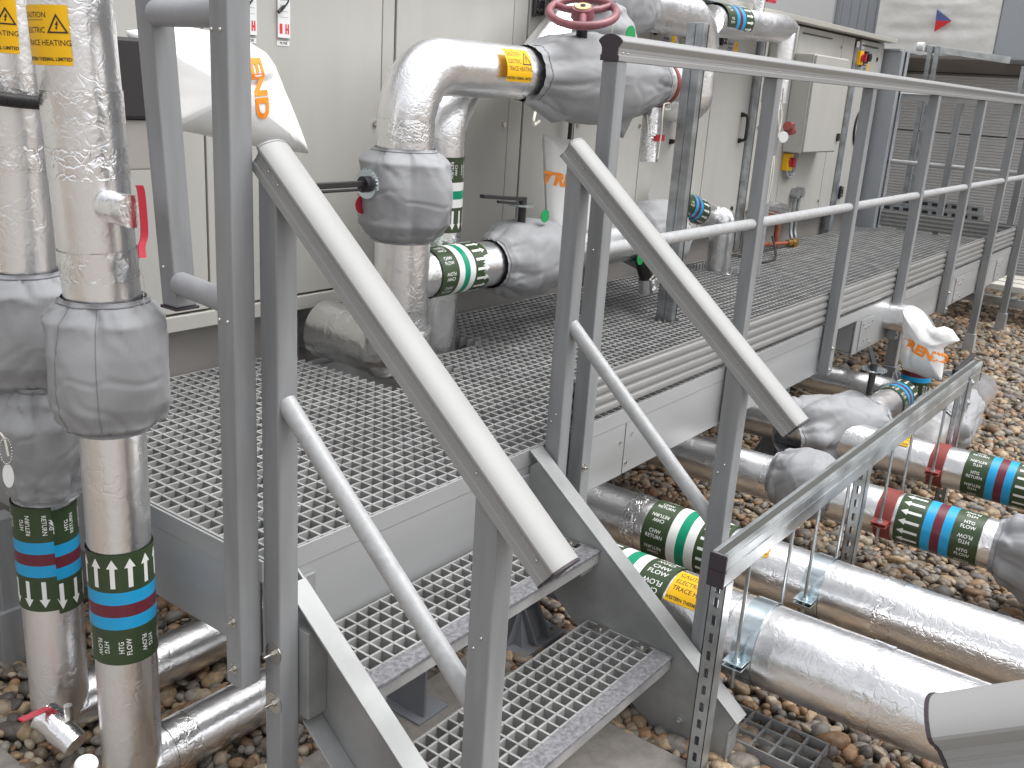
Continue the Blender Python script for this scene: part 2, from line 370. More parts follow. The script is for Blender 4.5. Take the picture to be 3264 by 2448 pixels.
def sack(p0, p1, prof, folds=7, seed=0., up=(0,0,1), sq=2.3, nt=64, ns=96, amp=1., flat=1.):
    """cloth cover gathered round a pipe: prof = [(t, r)], t 0..1 from p0 to p1"""
    p0 = Vector(p0); p1 = Vector(p1); a = (p1-p0); L = a.length; a.normalize()
    U = Vector(up); e = (U - a*U.dot(a)).normalized(); g = a.cross(e); vs = []
    rm = max(p[1] for p in prof); rmin = min(p[1] for p in prof)+.001
    for i in range(nt+1):
        t = i/nt
        for (ta, ra), (tb, rb) in zip(prof[:-1], prof[1:]):
            if ta <= t <= tb + 1e-9:
                k = (t-ta)/(tb-ta); k = k*k*(3-2*k); rr = ra+(rb-ra)*k; break
        slack = min(1, rr/rm); near = max(0, 1-min(t, 1-t)/.38)
        for j in range(ns):
            th = 2*PI*j/ns; c, s_ = math.cos(th), math.sin(th)
            se = (abs(c)**sq + abs(s_)**sq)**(-1/sq)
            bulge = 1 + (se-1)*(1-near)*.9
            q = Vector((c*1.3, s_*1.3, t*1.2+seed))
            big = noise.noise(q*.8)*.06*rm*slack
            fa = folds*th + 2.4*noise.noise(Vector((c, s_, t*1.5+seed*3)))
            fold = (abs(math.sin(fa/2))**.8 - .62)*near**1.15*.16*rm
            fb_ = folds*.55*th + 1.7*noise.noise(Vector((c*1.2, s_*1.2, t*2.2-seed))) + t*2.0
            fold += (abs(math.sin(fb_)) - .6)*.055*rm*slack*(.5+near)
            ruf = math.sin(th*folds*3.3 + 3*noise.noise(Vector((c*2, s_*2, seed))))*.022*rm*max(0, 1-min(t, 1-t)/.07)
            cr = noise.noise(Vector((c*1.5+seed, s_*1.5+t*1.1, t*1.9)))
            crease = -max(0, .10-abs(cr))**1.3*1.1*rm*(.35+.65*near)
            cr2 = noise.noise(Vector((c*2.9-seed, s_*2.9-t*1.6, t*2.3+5)))
            crease += max(0, .07-abs(cr2))*.55*rm*near
            vd = noise.voronoi(Vector((c*1.15+seed*2, s_*1.15, t*2.1)))[0]
            vd2 = noise.voronoi(Vector((c*2.3-seed, s_*2.3, t*3.4+7)))[0]
            crease += ((vd[0]-.45)*.15 - max(0, .10-(vd[1]-vd[0]))*.28 + (vd2[0]-.45)*.05*near)*rm*slack
            en = min(1, min(t, 1-t)/.075); re_ = prof[0][1] if t < .5 else prof[-1][1]
            rr2 = max(rr*bulge + (big + fold + crease)*amp, rmin)
            rr2 = re_ + .002 + (rr2-re_-.002)*en + abs(ruf)*.55*(1 if en < 1 else 0) + ruf*.3
            vs.append(p0 + a*(L*t) + (e*c*flat + g*s_)*rr2)
    fs = [(i*ns+j, i*ns+(j+1) % ns, (i+1)*ns+(j+1) % ns, (i+1)*ns+j) for i in range(nt) for j in range(ns)]
    return vs, fs
def tube(mb, pts, r, seg=10, mi=0, caps=True):
    pts = [Vector(p) for p in pts]; N = len(pts); vs = []
    t = (pts[1]-pts[0]).normalized(); e = t.orthogonal().normalized()
    for i, p in enumerate(pts):
        t2 = (pts[min(i+1, N-1)] - pts[max(i-1, 0)]).normalized(); e = (e - t2*e.dot(t2)).normalized(); g = t2.cross(e)
        rr = r[i] if isinstance(r, (list, tuple)) else r
        for j in range(seg):
            a = 2*PI*j/seg; vs.append(p + (e*math.cos(a)+g*math.sin(a))*rr)
    mb.add(vs, [(i*seg+j, i*seg+(j+1) % seg, (i+1)*seg+(j+1) % seg, (i+1)*seg+j) for i in range(N-1) for j in range(seg)], mi, True)
    if caps: mb.add(vs[:seg], [tuple(range(seg))[::-1]], mi); mb.add(vs[-seg:], [tuple(range(seg))], mi)
    return mb
def catmull(P, n=8):
    P = [Vector(p) for p in P]; Q = [P[0]] + P + [P[-1]]; out = []
    for i in range(1, len(Q)-2):
        for k in range(n):
            t = k/n; a, b, c, d = Q[i-1], Q[i], Q[i+1], Q[i+2]
            out.append(.5*((2*b) + (c-a)*t + (2*a-5*b+4*c-d)*t*t + (3*b-a-3*c+d)*t**3))
    out.append(P[-1]); return out
def cover(label, p0, p1, prof, group='grey cloth valve covers', seams=None, **kw):
    t = thing('valve_cover', label, 'valve cover', tuple((Vector(p0)+Vector(p1))/2), group)
    vs, fs = sack(p0, p1, prof, **kw); MB().add(vs, fs, 0, True).obj('fabric_jacket', M['cloth'], t)
    # gathered drawcord just inside both mouths
    p0 = Vector(p0); p1 = Vector(p1)
    ns = kw.get('ns', 96); nt_ = kw.get('nt', 64)
    for row in (int(nt_*.045), nt_-int(nt_*.045)):
        ring = [Vector(vs[row*ns+j]) for j in range(0, ns, 2)]; c = sum(ring, Vector())/len(ring)
        ring = [p + (p-c).normalized()*.001 for p in ring]
        tube(MB(), ring+[ring[0]], .0022, 6, caps=False).obj('drawcord', M['clothd'], t)
    return t, vs
def smooth(o, a=26):
    o.data.shade_smooth(); o.data.set_sharp_from_angle(angle=R(a)); return o
def bolt(mb, p, n, r=.008, mi=0, washer=0, stud=0):
    p = Vector(p); n = Vector(n).normalized()
    if washer: mb.cyl(p, p+n*.002, washer, 20, mi)
    q = p + n*(.002 if washer else 0)
    mb.cyl(q, q+n*r*.75, r, 6, mi, sm=False)
    if stud: mb.cyl(q, q+n*(r*.75+stud), r*.5, 10, mi)
def rivet(mb, p, n, r=.004, mi=0): 
    mb.ball(Vector(p), r, mi, 5)

# ================================================================== SETTING
ZG = -.69
mb = MB(); mb.box((-250, -250, ZG-.30), (250, 250, ZG-.022))
g = mb.obj('ground', M['gravelbed']); g['kind'] = 'structure'

def pebbles():
    rng = np.random.default_rng(5)
    def ico(n):
        bm = bmesh.new(); bmesh.ops.create_icosphere(bm, subdivisions=n, radius=1); bm.verts.ensure_lookup_table()
        v = np.array([q.co[:] for q in bm.verts]); f = np.array([[q.index for q in p.verts] for p in bm.faces]); bm.free(); return v, f
    Rm = np.array(CM); C = np.array(CP)
    pts = []
    sp = .0285
    xs = np.arange(.3, 13.5, sp); ys = np.arange(-3.2, 3.1, sp)
    X, Y = np.meshgrid(xs, ys); X = X.ravel() + rng.uniform(-.5, .5, X.size)*sp; Y = Y.ravel() + rng.uniform(-.5, .5, Y.size)*sp
    q = (np.stack([X, Y, np.full(X.size, ZG)], 1) - C) @ Rm
    d = -q[:, 2]; u = q[:, 0]/d*FPX; v = -q[:, 1]/d*FPX
    ok = (d > .5) & (np.abs(u) < 1632+1500/np.maximum(d, 1)) & (v < 1224+900) & (v > -1400)
    far = d > 5.2
    ok &= ~(far & (rng.random(X.size) < .35))
    ok &= ~((Y > 2.5) & (X > 2.2)) & ~((Y > 2.0) & (X > 2.6) & (X < 6.5) & (rng.random(X.size) < .5))
    ok &= ~((X > 1.385) & (X < 2.065) & (Y > .50) & (Y < 1.615) & (rng.random(X.size) < .9996))  # paving slab below the steps
    ok &= ~((X < .93) & (Y > 1.46) & (Y < 2.69))
    X, Y, d, far = X[ok], Y[ok], d[ok], far[ok]
    n = X.size
    S = np.exp(rng.normal(0, .34, n))*.0172; S = np.clip(S, .007, .034); S[far] *= 1.22
    el = np.stack([S*rng.uniform(1.0, 1.45, n), S*rng.uniform(.8, 1.1, n), S*rng.uniform(.55, .82, n)], 1)
    Z = ZG - .012 + rng.uniform(-.008, .016, n) + .008*np.sin(X*2.1)*np.cos(Y*2.7)
    pal = np.array([(.30,.20,.125),(.24,.15,.09),(.38,.29,.19),(.23,.205,.18),(.17,.135,.10),(.42,.35,.26),(.30,.18,.10),(.27,.245,.21),(.15,.13,.115),(.34,.245,.15),(.25,.195,.14),(.30,.24,.18),(.22,.20,.175)])
    cidx = rng.integers(0, len(pal), n); colr = pal[cidx]*rng.uniform(.58, .95, (n, 1))
    allv = []; allf = []; allc = []; base = 0
    for lvl, sel in ((3, (d < 2.9)), (2, (d >= 2.9))):
        V, F = ico(lvl); idx = np.nonzero(sel)[0]
        if not len(idx): continue
        # random rotation = yaw + small tilt
        ya = rng.uniform(0, 2*PI, len(idx)); ti = rng.normal(0, .35, len(idx)); ro = rng.normal(0, .3, len(idx))
        cy, sy = np.cos(ya), np.sin(ya); ct, st = np.cos(ti), np.sin(ti); cr, sr = np.cos(ro), np.sin(ro)
        sh = V[None]*el[idx][:, None, :]
        ph = rng.uniform(0, 6, (len(idx), 1, 3)); k = rng.uniform(1.2, 2.6, (len(idx), 1, 3))
        lump = 1 + .13*(np.sin(V[None][..., [0]]*k[..., [0]]+ph[..., [0]])*np.sin(V[None][..., [1]]*k[..., [1]]+ph[..., [1]]) + .6*np.sin(V[None][..., [2]]*k[..., [2]]*1.6+ph[..., [2]]))
        sh = sh*lump
        x, y, z = sh[..., 0], sh[..., 1], sh[..., 2]
        y, z = y*ct[:, None]-z*st[:, None], y*st[:, None]+z*ct[:, None]
        x, z = x*cr[:, None]+z*sr[:, None], -x*sr[:, None]+z*cr[:, None]
        x, y = x*cy[:, None]-y*sy[:, None], x*sy[:, None]+y*cy[:, None]
        P = np.stack([x+X[idx][:, None], y+Y[idx][:, None], z+Z[idx][:, None]], -1).reshape(-1, 3)
        Fa = (F[None] + (np.arange(len(idx))*len(V))[:, None, None]).reshape(-1, 3) + base
        allv.append(P); allf.append(Fa); allc.append(np.repeat(colr[idx], len(V), 0)); base += len(P)
    P = np.concatenate(allv); Fa = np.concatenate(allf); Cc = np.concatenate(allc)
    me = bpy.data.meshes.new('gravel'); me.vertices.add(len(P)); me.loops.add(len(Fa)*3); me.polygons.add(len(Fa))
    me.vertices.foreach_set('co', P.ravel()); me.loops.foreach_set('vertex_index', Fa.ravel().astype(np.int32))
    me.polygons.foreach_set('loop_start', np.arange(0, len(Fa)*3, 3, dtype=np.int32)); me.polygons.foreach_set('use_smooth', np.ones(len(Fa), dtype=bool))
    me.update(); ca = me.color_attributes.new('stone', 'FLOAT_COLOR', 'POINT')
    ca.data.foreach_set('color', np.concatenate([Cc, np.ones((len(Cc), 1))], 1).ravel())
    m = bpy.data.materials.new('pebble'); m.use_nodes = True; N = m.node_tree.nodes; L = m.node_tree.links; b = N['Principled BSDF']
    b.inputs['Roughness'].default_value = .5; b.inputs['Specular IOR Level'].default_value = .35
    a = N.new('ShaderNodeAttribute'); a.attribute_name = 'stone'
    tc = N.new('ShaderNodeTexCoord'); nz = N.new('ShaderNodeTexNoise'); nz.inputs['Scale'].default_value = 70; nz.inputs['Detail'].default_value = 6; L.new(tc.outputs['Object'], nz.inputs['Vector'])
    mr = N.new('ShaderNodeMapRange'); mr.inputs['From Min'].default_value = .3; mr.inputs['From Max'].default_value = .7; mr.inputs['To Min'].default_value = .72; mr.inputs['To Max'].default_value = 1.32
    L.new(nz.outputs['Fac'], mr.inputs['Value'])
    mx = N.new('ShaderNodeVectorMath'); mx.operation = 'SCALE'; L.new(a.outputs['Color'], mx.inputs[0]); L.new(mr.outputs[0], mx.inputs['Scale']); L.new(mx.outputs[0], b.inputs['Base Color'])
    n2 = N.new('ShaderNodeTexNoise'); n2.inputs['Scale'].default_value = 240; L.new(tc.outputs['Object'], n2.inputs['Vector'])
    bp = N.new('ShaderNodeBump'); bp.inputs['Strength'].default_value = .35; bp.inputs['Distance'].default_value = .001; L.new(n2.outputs['Fac'], bp.inputs['Height']); L.new(bp.outputs[0], b.inputs['Normal'])
    me.materials.append(m); o = bpy.data.objects.new('gravel', me); col.objects.link(o); o['kind'] = 'stuff'
    o['label'] = 'rounded brown, tan and grey gravel covering the roof'; o['category'] = 'gravel'
    print('pebbles', n, 'tris', len(Fa))
pebbles()

# paving
def slab(label, a, b, z0, z1, rot=0, name='paving_slab'):
    c = Vector(((a[0]+b[0])/2, (a[1]+b[1])/2, 0)); Mx = Matrix.Translation(c) @ Matrix.Rotation(rot, 4, 'Z')
    mb = MB(); mb.box((a[0]-c.x, a[1]-c.y, z0), (b[0]-c.x, b[1]-c.y, z1), M=Mx)
    o = mb.obj(name, M['concrete'], loc=(c.x, c.y, z0), bevel=.004); setlab(o, label, 'paving slab'); return o
slab('wide concrete slab lying in the gravel under the steps', (1.38, .50), (2.07, 1.62), ZG-.04, ZG+.012)
slab('narrow concrete slab corner beside the drain valve at the lower left', (.20, 1.45), (.935, 2.70), ZG-.04, ZG+.016, name='paving_slab')
slab('concrete paving where the photographer stands in front of the gravel', (-9.0, -9.0), (.60, 1.20), ZG-.04, ZG+.010)

# ================================================================== DECK
DX0, DX1, DY0, DY1 = 1.205, 8.72, 1.512, 2.735
deck = thing('access_platform', 'long grey grated platform standing on legs beside the air handling unit', 'platform', (DX0, DY0, 0))
def grating(mb, x0, x1, y0, y1, z, depth, pitch, bar=.0065, holes=(), px=None):
    nx = max(1, round((x1-x0)/pitch)); ny = max(1, round((y1-y0)/pitch))
    dx = (x1-x0-bar)/nx; dy = (y1-y0-bar)/ny
    def cuts(lo, hi, val, ax):
        segs = [(lo, hi)]
        for (hx0, hx1, hy0, hy1) in holes:
            a0, a1, b0, b1 = (hy0, hy1, hx0, hx1) if ax == 'y' else (hx0, hx1, hy0, hy1)
            if ax == 'y' and not (b0 < val < b1): continue
            if ax == 'x' and not (b0 < val < b1): continue
            ns = []
            for s0, s1 in segs:
                if a1 <= s0 or a0 >= s1: ns.append((s0, s1))
                else:
                    if a0 > s0: ns.append((s0, a0))
                    if a1 < s1: ns.append((a1, s1))
            segs = ns
        return segs
    for i in range(nx+1):
        x = x0 + i*dx
        for s0, s1 in cuts(y0, y1, x, 'y'): mb.box((x, s0, z-depth), (x+bar, s1, z))
    for j in range(ny+1):
        y = y0 + j*dy
        for s0, s1 in cuts(x0+.0003, x1-.0003, y, 'x'): mb.box((s0, y, z-depth+.0009), (s1, y+bar, z-.0009))
holes = [(2.28, 2.60, 2.16, 2.735), (2.68, 2.96, 2.34, 2.60), (3.92, 4.02, 2.02, 2.12), (5.33, 5.58, 2.40, 2.68)]
xs = [DX0, 3.005, 4.805, 6.605, DX1]
for i, (a, b) in enumerate(zip(xs[:-1], xs[1:])):
    mb = MB(); grating(mb, a+.001, b-.002, DY0, DY1, 0, .037, .04, holes=holes); mb.fixn = False
    mb.obj('grating_panel', M['grate'], deck)
# edge angle and beams
mb = MB(); mb.box((DX0+.004, DY0-.004, -.052), (DX1, DY0+.002, -.0025)); mb.box((DX0+.004, DY0+.002, -.052), (DX1, DY0+.05, -.040))
mb.obj('edge_angle', M['beam'], deck, bevel=.001)
mb = MB(); mb.box((DX0-.006, DY0-.001, -.052), (DX0, DY1, -.0025)); mb.obj('edge_angle', M['beam'], deck, bevel=.001)
def beam_x(x0, x1, y0, nm='edge_beam', z1=-.0535, z0=-.238):
    mb = MB(); mb.box((x0, y0, z0), (x1, y0+.008, z1)); mb.box((x0, y0+.008, z1-.008), (x1, y0+.07, z1-.0005)); mb.box((x0, y0+.008, z0+.0005), (x1, y0+.07, z0+.008))
    return mb.obj(nm, M['beam'], deck, bevel=.0015)
beam_x(DX0, 4.60, DY0-.002); beam_x(4.98, DX1, DY0-.002)
mb = MB(); mb.box((DX0-.004, DY0+.01, -.238), (DX0+.004, DY1, -.0535)); mb.obj('end_beam', M['beam'], deck, bevel=.0015)
beam_x(DX0+.01, DX1, 2.66, 'rear_beam')
for x in (2.10, 3.2, 4.05, 4.985, 6.0, 7.0, 8.0):
    mb = MB(); mb.box((x, DY0+.012, -.225), (x+.008, 2.655, -.045)); mb.obj('cross_beam', M['beam'], deck)
mb = MB(); mb.box((2.70, DY0-.0032, -.237), (2.703, DY0-.0022, -.054)); mb.obj('joint_line', M['seal'], deck)
for (dx, dz) in ((-.03,-.115),(.045,-.10),(.02,-.20)): mb = MB(); bolt(mb, (2.70+dx, DY0-.002, dz), (0,-1,0), .006, 0); mb.obj('bolt', M['steel'], deck)
for x in (5.15, 7.05, 8.25):          # splice plates with bolts
    mb = MB(); mb.box((x-.10, DY0-.008, -.228), (x+.10, DY0-.0025, -.062)); 
    for dx in (-.07, -.025, .03, .075):
        for dz in (-.085, -.205) if dx in (-.07, .075) else (-.11, -.18): bolt(mb, (x+dx, DY0-.008, dz), (0,-1,0), .0065, 0)
    mb.obj('splice_plate', M['beam'], deck, bevel=.0008)
def foot(mb, x, y, z, h=.17, w0=.042, w1=.075, base=.11):
    # flared moulded socket with a webbed skirt and a square base
    r = [(w0, z+h), (w0+.004, z+h-.004), (w0+.002, z+h-.06), (w1, z+.02)]
    prev = None
    for rr, zz in r:
        q = [(x-rr, y-rr, zz), (x+rr, y-rr, zz), (x+rr, y+rr, zz), (x-rr, y+rr, zz)]
        if prev: mb.add(prev+q, [(i, (i+1) % 4, 4+(i+1) % 4, 4+i) for i in range(4)])
        prev = q
    mb.add(prev, [(3,2,1,0)])
    mb.box((x-base, y-base, z), (x+base, y+base, z+.022))
    for sx, sy in ((1,0),(-1,0),(0,1),(0,-1)):
        ex, ey = sx*.02, sy*.02
        for k in (-1, 1):
            ox, oy = (0, k*w0*.9) if sx else (k*w0*.9, 0)
            P = [(x+sx*w0+ox, y+sy*w0+oy, z+h-.02), (x+sx*(base-.005)+ox, y+sy*(base-.005)+oy, z+.024), (x+sx*w0+ox, y+sy*w0+oy, z+.024)]
            t = Vector((0, .003, 0)) if sx else Vector((.003, 0, 0))
            A = [Vector(p)-t for p in P]; B = [Vector(p)+t for p in P]
            mb.add(A+B, [(0,1,2),(5,4,3),(0,3,4,1),(1,4,5,2),(2,5,3,0)])
    return mb
def leg(parent, x, y, z0, z1, sz=.032, mt='foot', ftz=None):
    mb = MB(); mb.box((x-sz, y-sz, z0+.02), (x+sz, y+sz, z1)); l = mb.obj('support_leg', M['frp'], parent, bevel=.004)
    mb = MB(); foot(mb, x, y, z0, h=.17, w0=sz+.006); bolt(mb, (x-sz-.012, y, z0+.10), (-1,0,0), .008, 0, .014); mb.obj('foot', M['foot'], l, bevel=.003)
for x, y in ((2.26, 1.58), (4.3, 1.60), (6.1, 1.60), (2.26, 2.55), (5.0, 2.55), (7.4, 2.55)): leg(deck, x, y, ZG, -.24)

# ================================================================== GUARDRAILS
HR = [(-.0275,0),(-.0275,.013),(-.0245,.016),(-.0245,.021),(-.0235,.022),(-.0235,.024),(-.0245,.025),(-.0245,.033),(-.027,.036),(-.028,.039),(-.0345,.046),(-.0354,.0485),(-.0350,.0515),(-.0325,.0545),(-.029,.0575),(-.0245,.0605),(-.019,.063),(-.013,.065),(-.0065,.0665),(-.001,.067)]
HR = HR + [(-a, b) for a, b in HR[::-1]]
def handrail(p0, p1, parent, mt='rail_ext', cap=None, prof=HR, name='handrail', up=(0,0,1)):
    mb = MB(); p0 = Vector(p0); p1 = Vector(p1); d = (p1-p0).normalized()
    mb.sweep([p0, p1], prof, up=up); o = smooth(mb.obj(name, M[mt], parent))
    for c in (cap or []):
        q, s = (p0, -1) if c == 0 else (p1, 1)
        mb = MB(); k = 1.03; pr = [(a*k, (b-.034)*k+.034) for a, b in prof]; mb.sweep([q+d*s*.0004, q+d*s*.006], pr, up=up); mb.obj('end_cap', M['rubber'], o, bevel=.001)
    return o
def post(x0, y0, z0, z1, parent, w=.05, name='post', riv=(), bolts=()):
    mb = MB(); mb.box((x0, y0, z0), (x0+w, y0+w, z1)); o = mb.obj(name, M['frp'], parent, bevel=.0035)
    for (p, n) in riv: b = MB(); rivet(b, p, n, .0038); b.obj('rivet', M['steel'], o)
    for (p, n, ws) in bolts: b = MB(); bolt(b, p, n, .0075, 0, ws, .006); b.obj('bolt', M['steel'], o)
    return o
PY = 1.452
gr = thing('guardrail', 'long guardrail with ribbed top rail along the open side of the platform', 'guardrail', (2.35, PY, 0))
PX = [2.352, 3.425, 4.475, 5.52, 6.55, 7.58, 8.62]
for i, x in enumerate(PX):
    po = post(x, PY, -.235 if i < 5 else ZG+.01, 1.072, gr, riv=[((x-.0005, PY+.025, .56), 0)] if i < 4 else (), bolts=[((x+.012, PY, -.10), (0,-1,0), .011), ((x+.012, PY, -.205), (0,-1,0), .011)] if i < 5 else ())
    if i >= 5:
        mb = MB(); xx, yy = x+.025, PY+.025; q = []
        for rr_, z_ in ((.040, ZG-.01), (.034, ZG+.15)): q += [(xx-rr_,yy-rr_,z_),(xx+rr_,yy-rr_,z_),(xx+rr_,yy+rr_,z_),(xx-rr_,yy+rr_,z_)]
        mb.add(q, [(0,3,2,1),(4,5,6,7),(0,1,5,4),(1,2,6,5),(2,3,7,6),(3,0,4,7)]); mb.obj('foot', M['beam'], po, bevel=.002)
r = handrail((2.352, PY+.025, 1.0725), (8.75, PY+.025, 1.0725), gr)
mb = MB(); k = 1.02; mb.sweep([(2.352, PY+.025, 1.0725), (2.346, PY+.025, 1.0725)], [(a*k, (b-.034)*k+.034) for a, b in HR]); 
for zz in (): pass
mb.obj('end_cap', M['rubber'], r, bevel=.0015)
for x in (2.375, 2.40, 3.44, 4.50, 5.54): b = MB(); rivet(b, (x, PY+.025-.0245, 1.093), 0, .0032); b.obj('rivet', M['steel'], r)
for a, b_ in zip(PX[:-1], PX[1:]):
    mb = MB(); mb.cyl((a+.0505, PY+.025, .557), (b_-.0005, PY+.025, .557), .0195, 28); mb.obj('mid_rail', M['tube'], gr)
mb = MB(); mb.cyl((8.6705, PY+.025, .557), (8.74, PY+.025, .557), .0195, 20); mb.obj('mid_rail', M['tube'], gr)
# ribbed toe board
prof = [(0,.018),(.004,.016)]
TB = [(.0, .020)]
zz = .020
pts = []
for k in range(4):
    z0 = .020 + k*.034
    pts += [(-.002, z0), (-.0085, z0+.004), (-.0095, z0+.012), (-.0085, z0+.020), (-.0015, z0+.025), (-.0005, z0+.031)]
pts += [(-.004, .154), (-.004, .158), (.004, .158), (.004, .018), (-.002, .018)]
for a, b_ in zip(PX[:-1]+[PX[-1]], PX[1:]+[8.75]):
    mb = MB(); a2, b2 = a-.02 if a == PX[0] else a+.001, b_+0.0
    vs = [(a2, 1.512+u, z) for u, z in pts] + [(b2, 1.512+u, z) for u, z in pts]; n = len(pts)
    mb.add(vs, [(i, (i+1) % n, n+(i+1) % n, n+i) for i in range(n)]); mb.add(vs[:n], [tuple(range(n))]); mb.add(vs[n:], [tuple(range(n))])
    o = mb.obj('toe_board', M['toe'], gr)

# far end guardrail
ge = thing('guardrail', 'short guardrail across the far end of the platform in front of the ribbed wall', 'guardrail', (8.78, 2.1, 0))
for y in (1.56, 2.11, 2.70): post(8.76, y, -.2, 1.06, ge)
handrail((8.785, 1.53, 1.0625), (8.785, 2.76, 1.0625), ge)
for a, b_ in ((1.61, 2.11), (2.16, 2.70)):
    mb = MB(); mb.cyl((8.785, a, .557), (8.785, b_, .557), .019, 20); mb.obj('mid_rail', M['tube'], ge)
for a, b_ in ((1.54, 2.76),):
    mb = MB()
    vs = [(8.752+u, a, z) for u, z in pts] + [(8.752+u, b_, z) for u, z in pts]; n = len(pts)
    mb.add(vs, [(i, (i+1) % n, n+(i+1) % n, n+i) for i in range(n)]); mb.add(vs[:n], [tuple(range(n))]); mb.add(vs[n:], [tuple(range(n))]); mb.obj('toe_board', M['toe'], ge)

# near end guardrail: corner post, floating return post and two round rails
gn = thing('guardrail', 'near end guardrail with tall corner post and a short post hung on round rails', 'guardrail', (1.12, 1.475, 0))
post(1.095, 1.450, -.238, 1.45, gn, name='corner_post', riv=[((1.0948, 1.467, .545), 0), ((1.0948, 1.491, .545), 0), ((1.0948, 1.468, 1.055), 0), ((1.0948, 1.492, 1.055), 0)],
     bolts=[((1.0950, 1.474, -.085), (-1,0,0), .012), ((1.0950, 1.474, -.195), (-1,0,0), .012)])
mb = MB(); lx, ly = -.036, .020
mb.add([(1.145,1.70,.52),(1.195,1.70,.52),(1.195,1.75,.52),(1.145,1.75,.52),(1.145+lx,1.70+ly,1.45),(1.195+lx,1.70+ly,1.45),(1.195+lx,1.75+ly,1.45),(1.145+lx,1.75+ly,1.45)], [(0,3,2,1),(4,5,6,7),(0,1,5,4),(1,2,6,5),(2,3,7,6),(3,0,4,7)])
o = mb.obj('hung_post', M['frp'], gn, bevel=.0035); b = MB(); rivet(b, (1.1425, 1.735, .60), 0, .0038); b.obj('rivet', M['steel'], o)
mb = MB(); mb.box((1.1425, 1.6975, .514), (1.1975, 1.7525, .5195)); mb.obj('end_gasket', M['rubber'], o)
for z in (.570, 1.082):
    mb = MB(); mb.cyl((1.158-(.022 if z > 1 else 0), 1.7005+(.012 if z > 1 else 0), z), (1.127, 1.5, z), .0235, 32); mb.obj('round_rail', M['tubegrey'], gn)

# ================================================================== STAIRS
st = thing('staircase', 'short grated flight of two steps rising from the gravel to the platform', 'staircase', (1.7, 1.1, ZG))
SL = math.atan2(.541, .696)
def stringer(xw, nm='stringer'):
    # web polygon in y,z
    top0, top1 = (1.475, -.028), (.790, -.566)
    web = [top0, (top1[0], top1[1]), (.805, -.600), (.805, ZG), (1.031, ZG-.0), (1.078, -.66), (1.44, -.372), (1.50, -.30), (1.50, -.05)]
    mb = MB(); n = len(web); t = .006
    vs = [(xw, y, z) for y, z in web] + [(xw+t, y, z) for y, z in web]
    mb.add(vs, [tuple(range(n)), tuple(range(n, 2*n))[::-1]] + [(i, (i+1) % n, n+(i+1) % n, n+i) for i in range(n)])
    return mb
def slanted(mb, x0, x1, pa, pb, t=.006):
    (y0, z0), (y1, z1) = pa, pb; d = Vector((0, y1-y0, z1-z0)).normalized(); nrm = Vector((0, -d.z, d.y)); nrm = nrm if nrm.z > 0 else -nrm
    A = [Vector((x, y, z)) for y, z in (pa, pb) for x in (x0, x1)]; B = [p + nrm*t for p in A]
    mb.add(A+B, [(0,1,3,2),(4,6,7,5),(0,4,5,1),(1,5,7,3),(3,7,6,2),(2,6,4,0)])
mb = stringer(2.150); slanted(mb, 2.1475, 2.205, (1.505, -.005-.0), (.784, -.568)); mb.box((2.1475, .7995, ZG), (2.205, .8050, -.600))
slanted(mb, 2.158, 2.205, (1.44, -.378), (1.08, -.664))
bolt(mb, (2.150, .943, -.63), (-1,0,0), .010, 0, .017, .008); mb.obj('stringer', M['stringer'], st, bevel=.0015)
mb = stringer(1.262); slanted(mb, 1.212, 1.2655, (1.452, -.045), (.784, -.568)); mb.box((1.212, .7995, ZG), (1.2655, .8050, -.600))
slanted(mb, 1.212, 1.2615, (1.40, -.352), (1.06, -.624))
mb.box((1.2085, 1.375, -.335), (1.2615, 1.4995, -.125)); mb.obj('stringer', M['stringer'], st, bevel=.0015)
for xs_, sgn in ((1.268, 1), (2.1495, -1)):      # cleats joining the stringers to the beam
    mb = MB(); mb.box((xs_, 1.4975, -.19), (xs_+sgn*.07, 1.5085, -.075)); bolt(mb, (xs_+sgn*.035, 1.4975, -.12), (0,-1,0), .008, 0, .016); mb.obj('cleat', M['stringer'], st, bevel=.001)
def tread(z, yb, yf, nm='tread'):
    x0, x1 = 1.270, 2.148
    mb = MB(); mb.fixn = False; grating(mb, x0, x1, yf+.052, yb, z, .032, .0385, .0062)
    t = mb.obj(nm, M['grate'], st)
    mb = MB(); mb.box((x0, yf, z-.007), (x1, yf+.051, z+.002)); mb.obj('nosing', M['nosing'], t, bevel=.002)
    mb = MB(); mb.box((x0, yf+.004, z-.040), (x1, yf+.010, z-.0075)); mb.box((x0, yf+.010, z-.040), (x1, yf+.045, z-.034)); mb.obj('front_bar', M['grate'], t, bevel=.001)
    for xx in (x0+.002, x1-.042):
        for yy in (yf+.068, yb-.075):
            mb = MB(); mb.box((xx, yy, z+.0008), (xx+.040, yy+.036, z+.0028)); mb.box((xx+.009, yy+.008, z+.0029), (xx+.031, yy+.028, z+.0046)); mb.cyl((xx+.02, yy+.018, z+.0047), (xx+.02, yy+.018, z+.0085), .0065, 14); mb.obj('clip', M['steel'], t, bevel=.0008)
        mb = MB(); q = -1 if xx > 2 else 1; xa = x0-.002 if q > 0 else x1+.0015
        mb.box((min(xa, xa+q*.06), yf+.02, z-.065), (max(xa, xa+q*.06), yf+.026, z-.041)); mb.obj('bracket', M['stringer'], t)
tread(-.225, 1.495, 1.240); tread(-.450, 1.262, .985)
# cut offcut of grating on the gravel by the stringer foot
o = MB(); o.fixn = False; grating(o, 2.212, 2.372, .60, .93, ZG+.032, .03, .052, .0062); o = o.obj('grating_offcut', M['grate'], loc=(2.3, .77, ZG)); setlab(o, 'small square of open grating lying in the gravel beside the stair foot', 'grating')

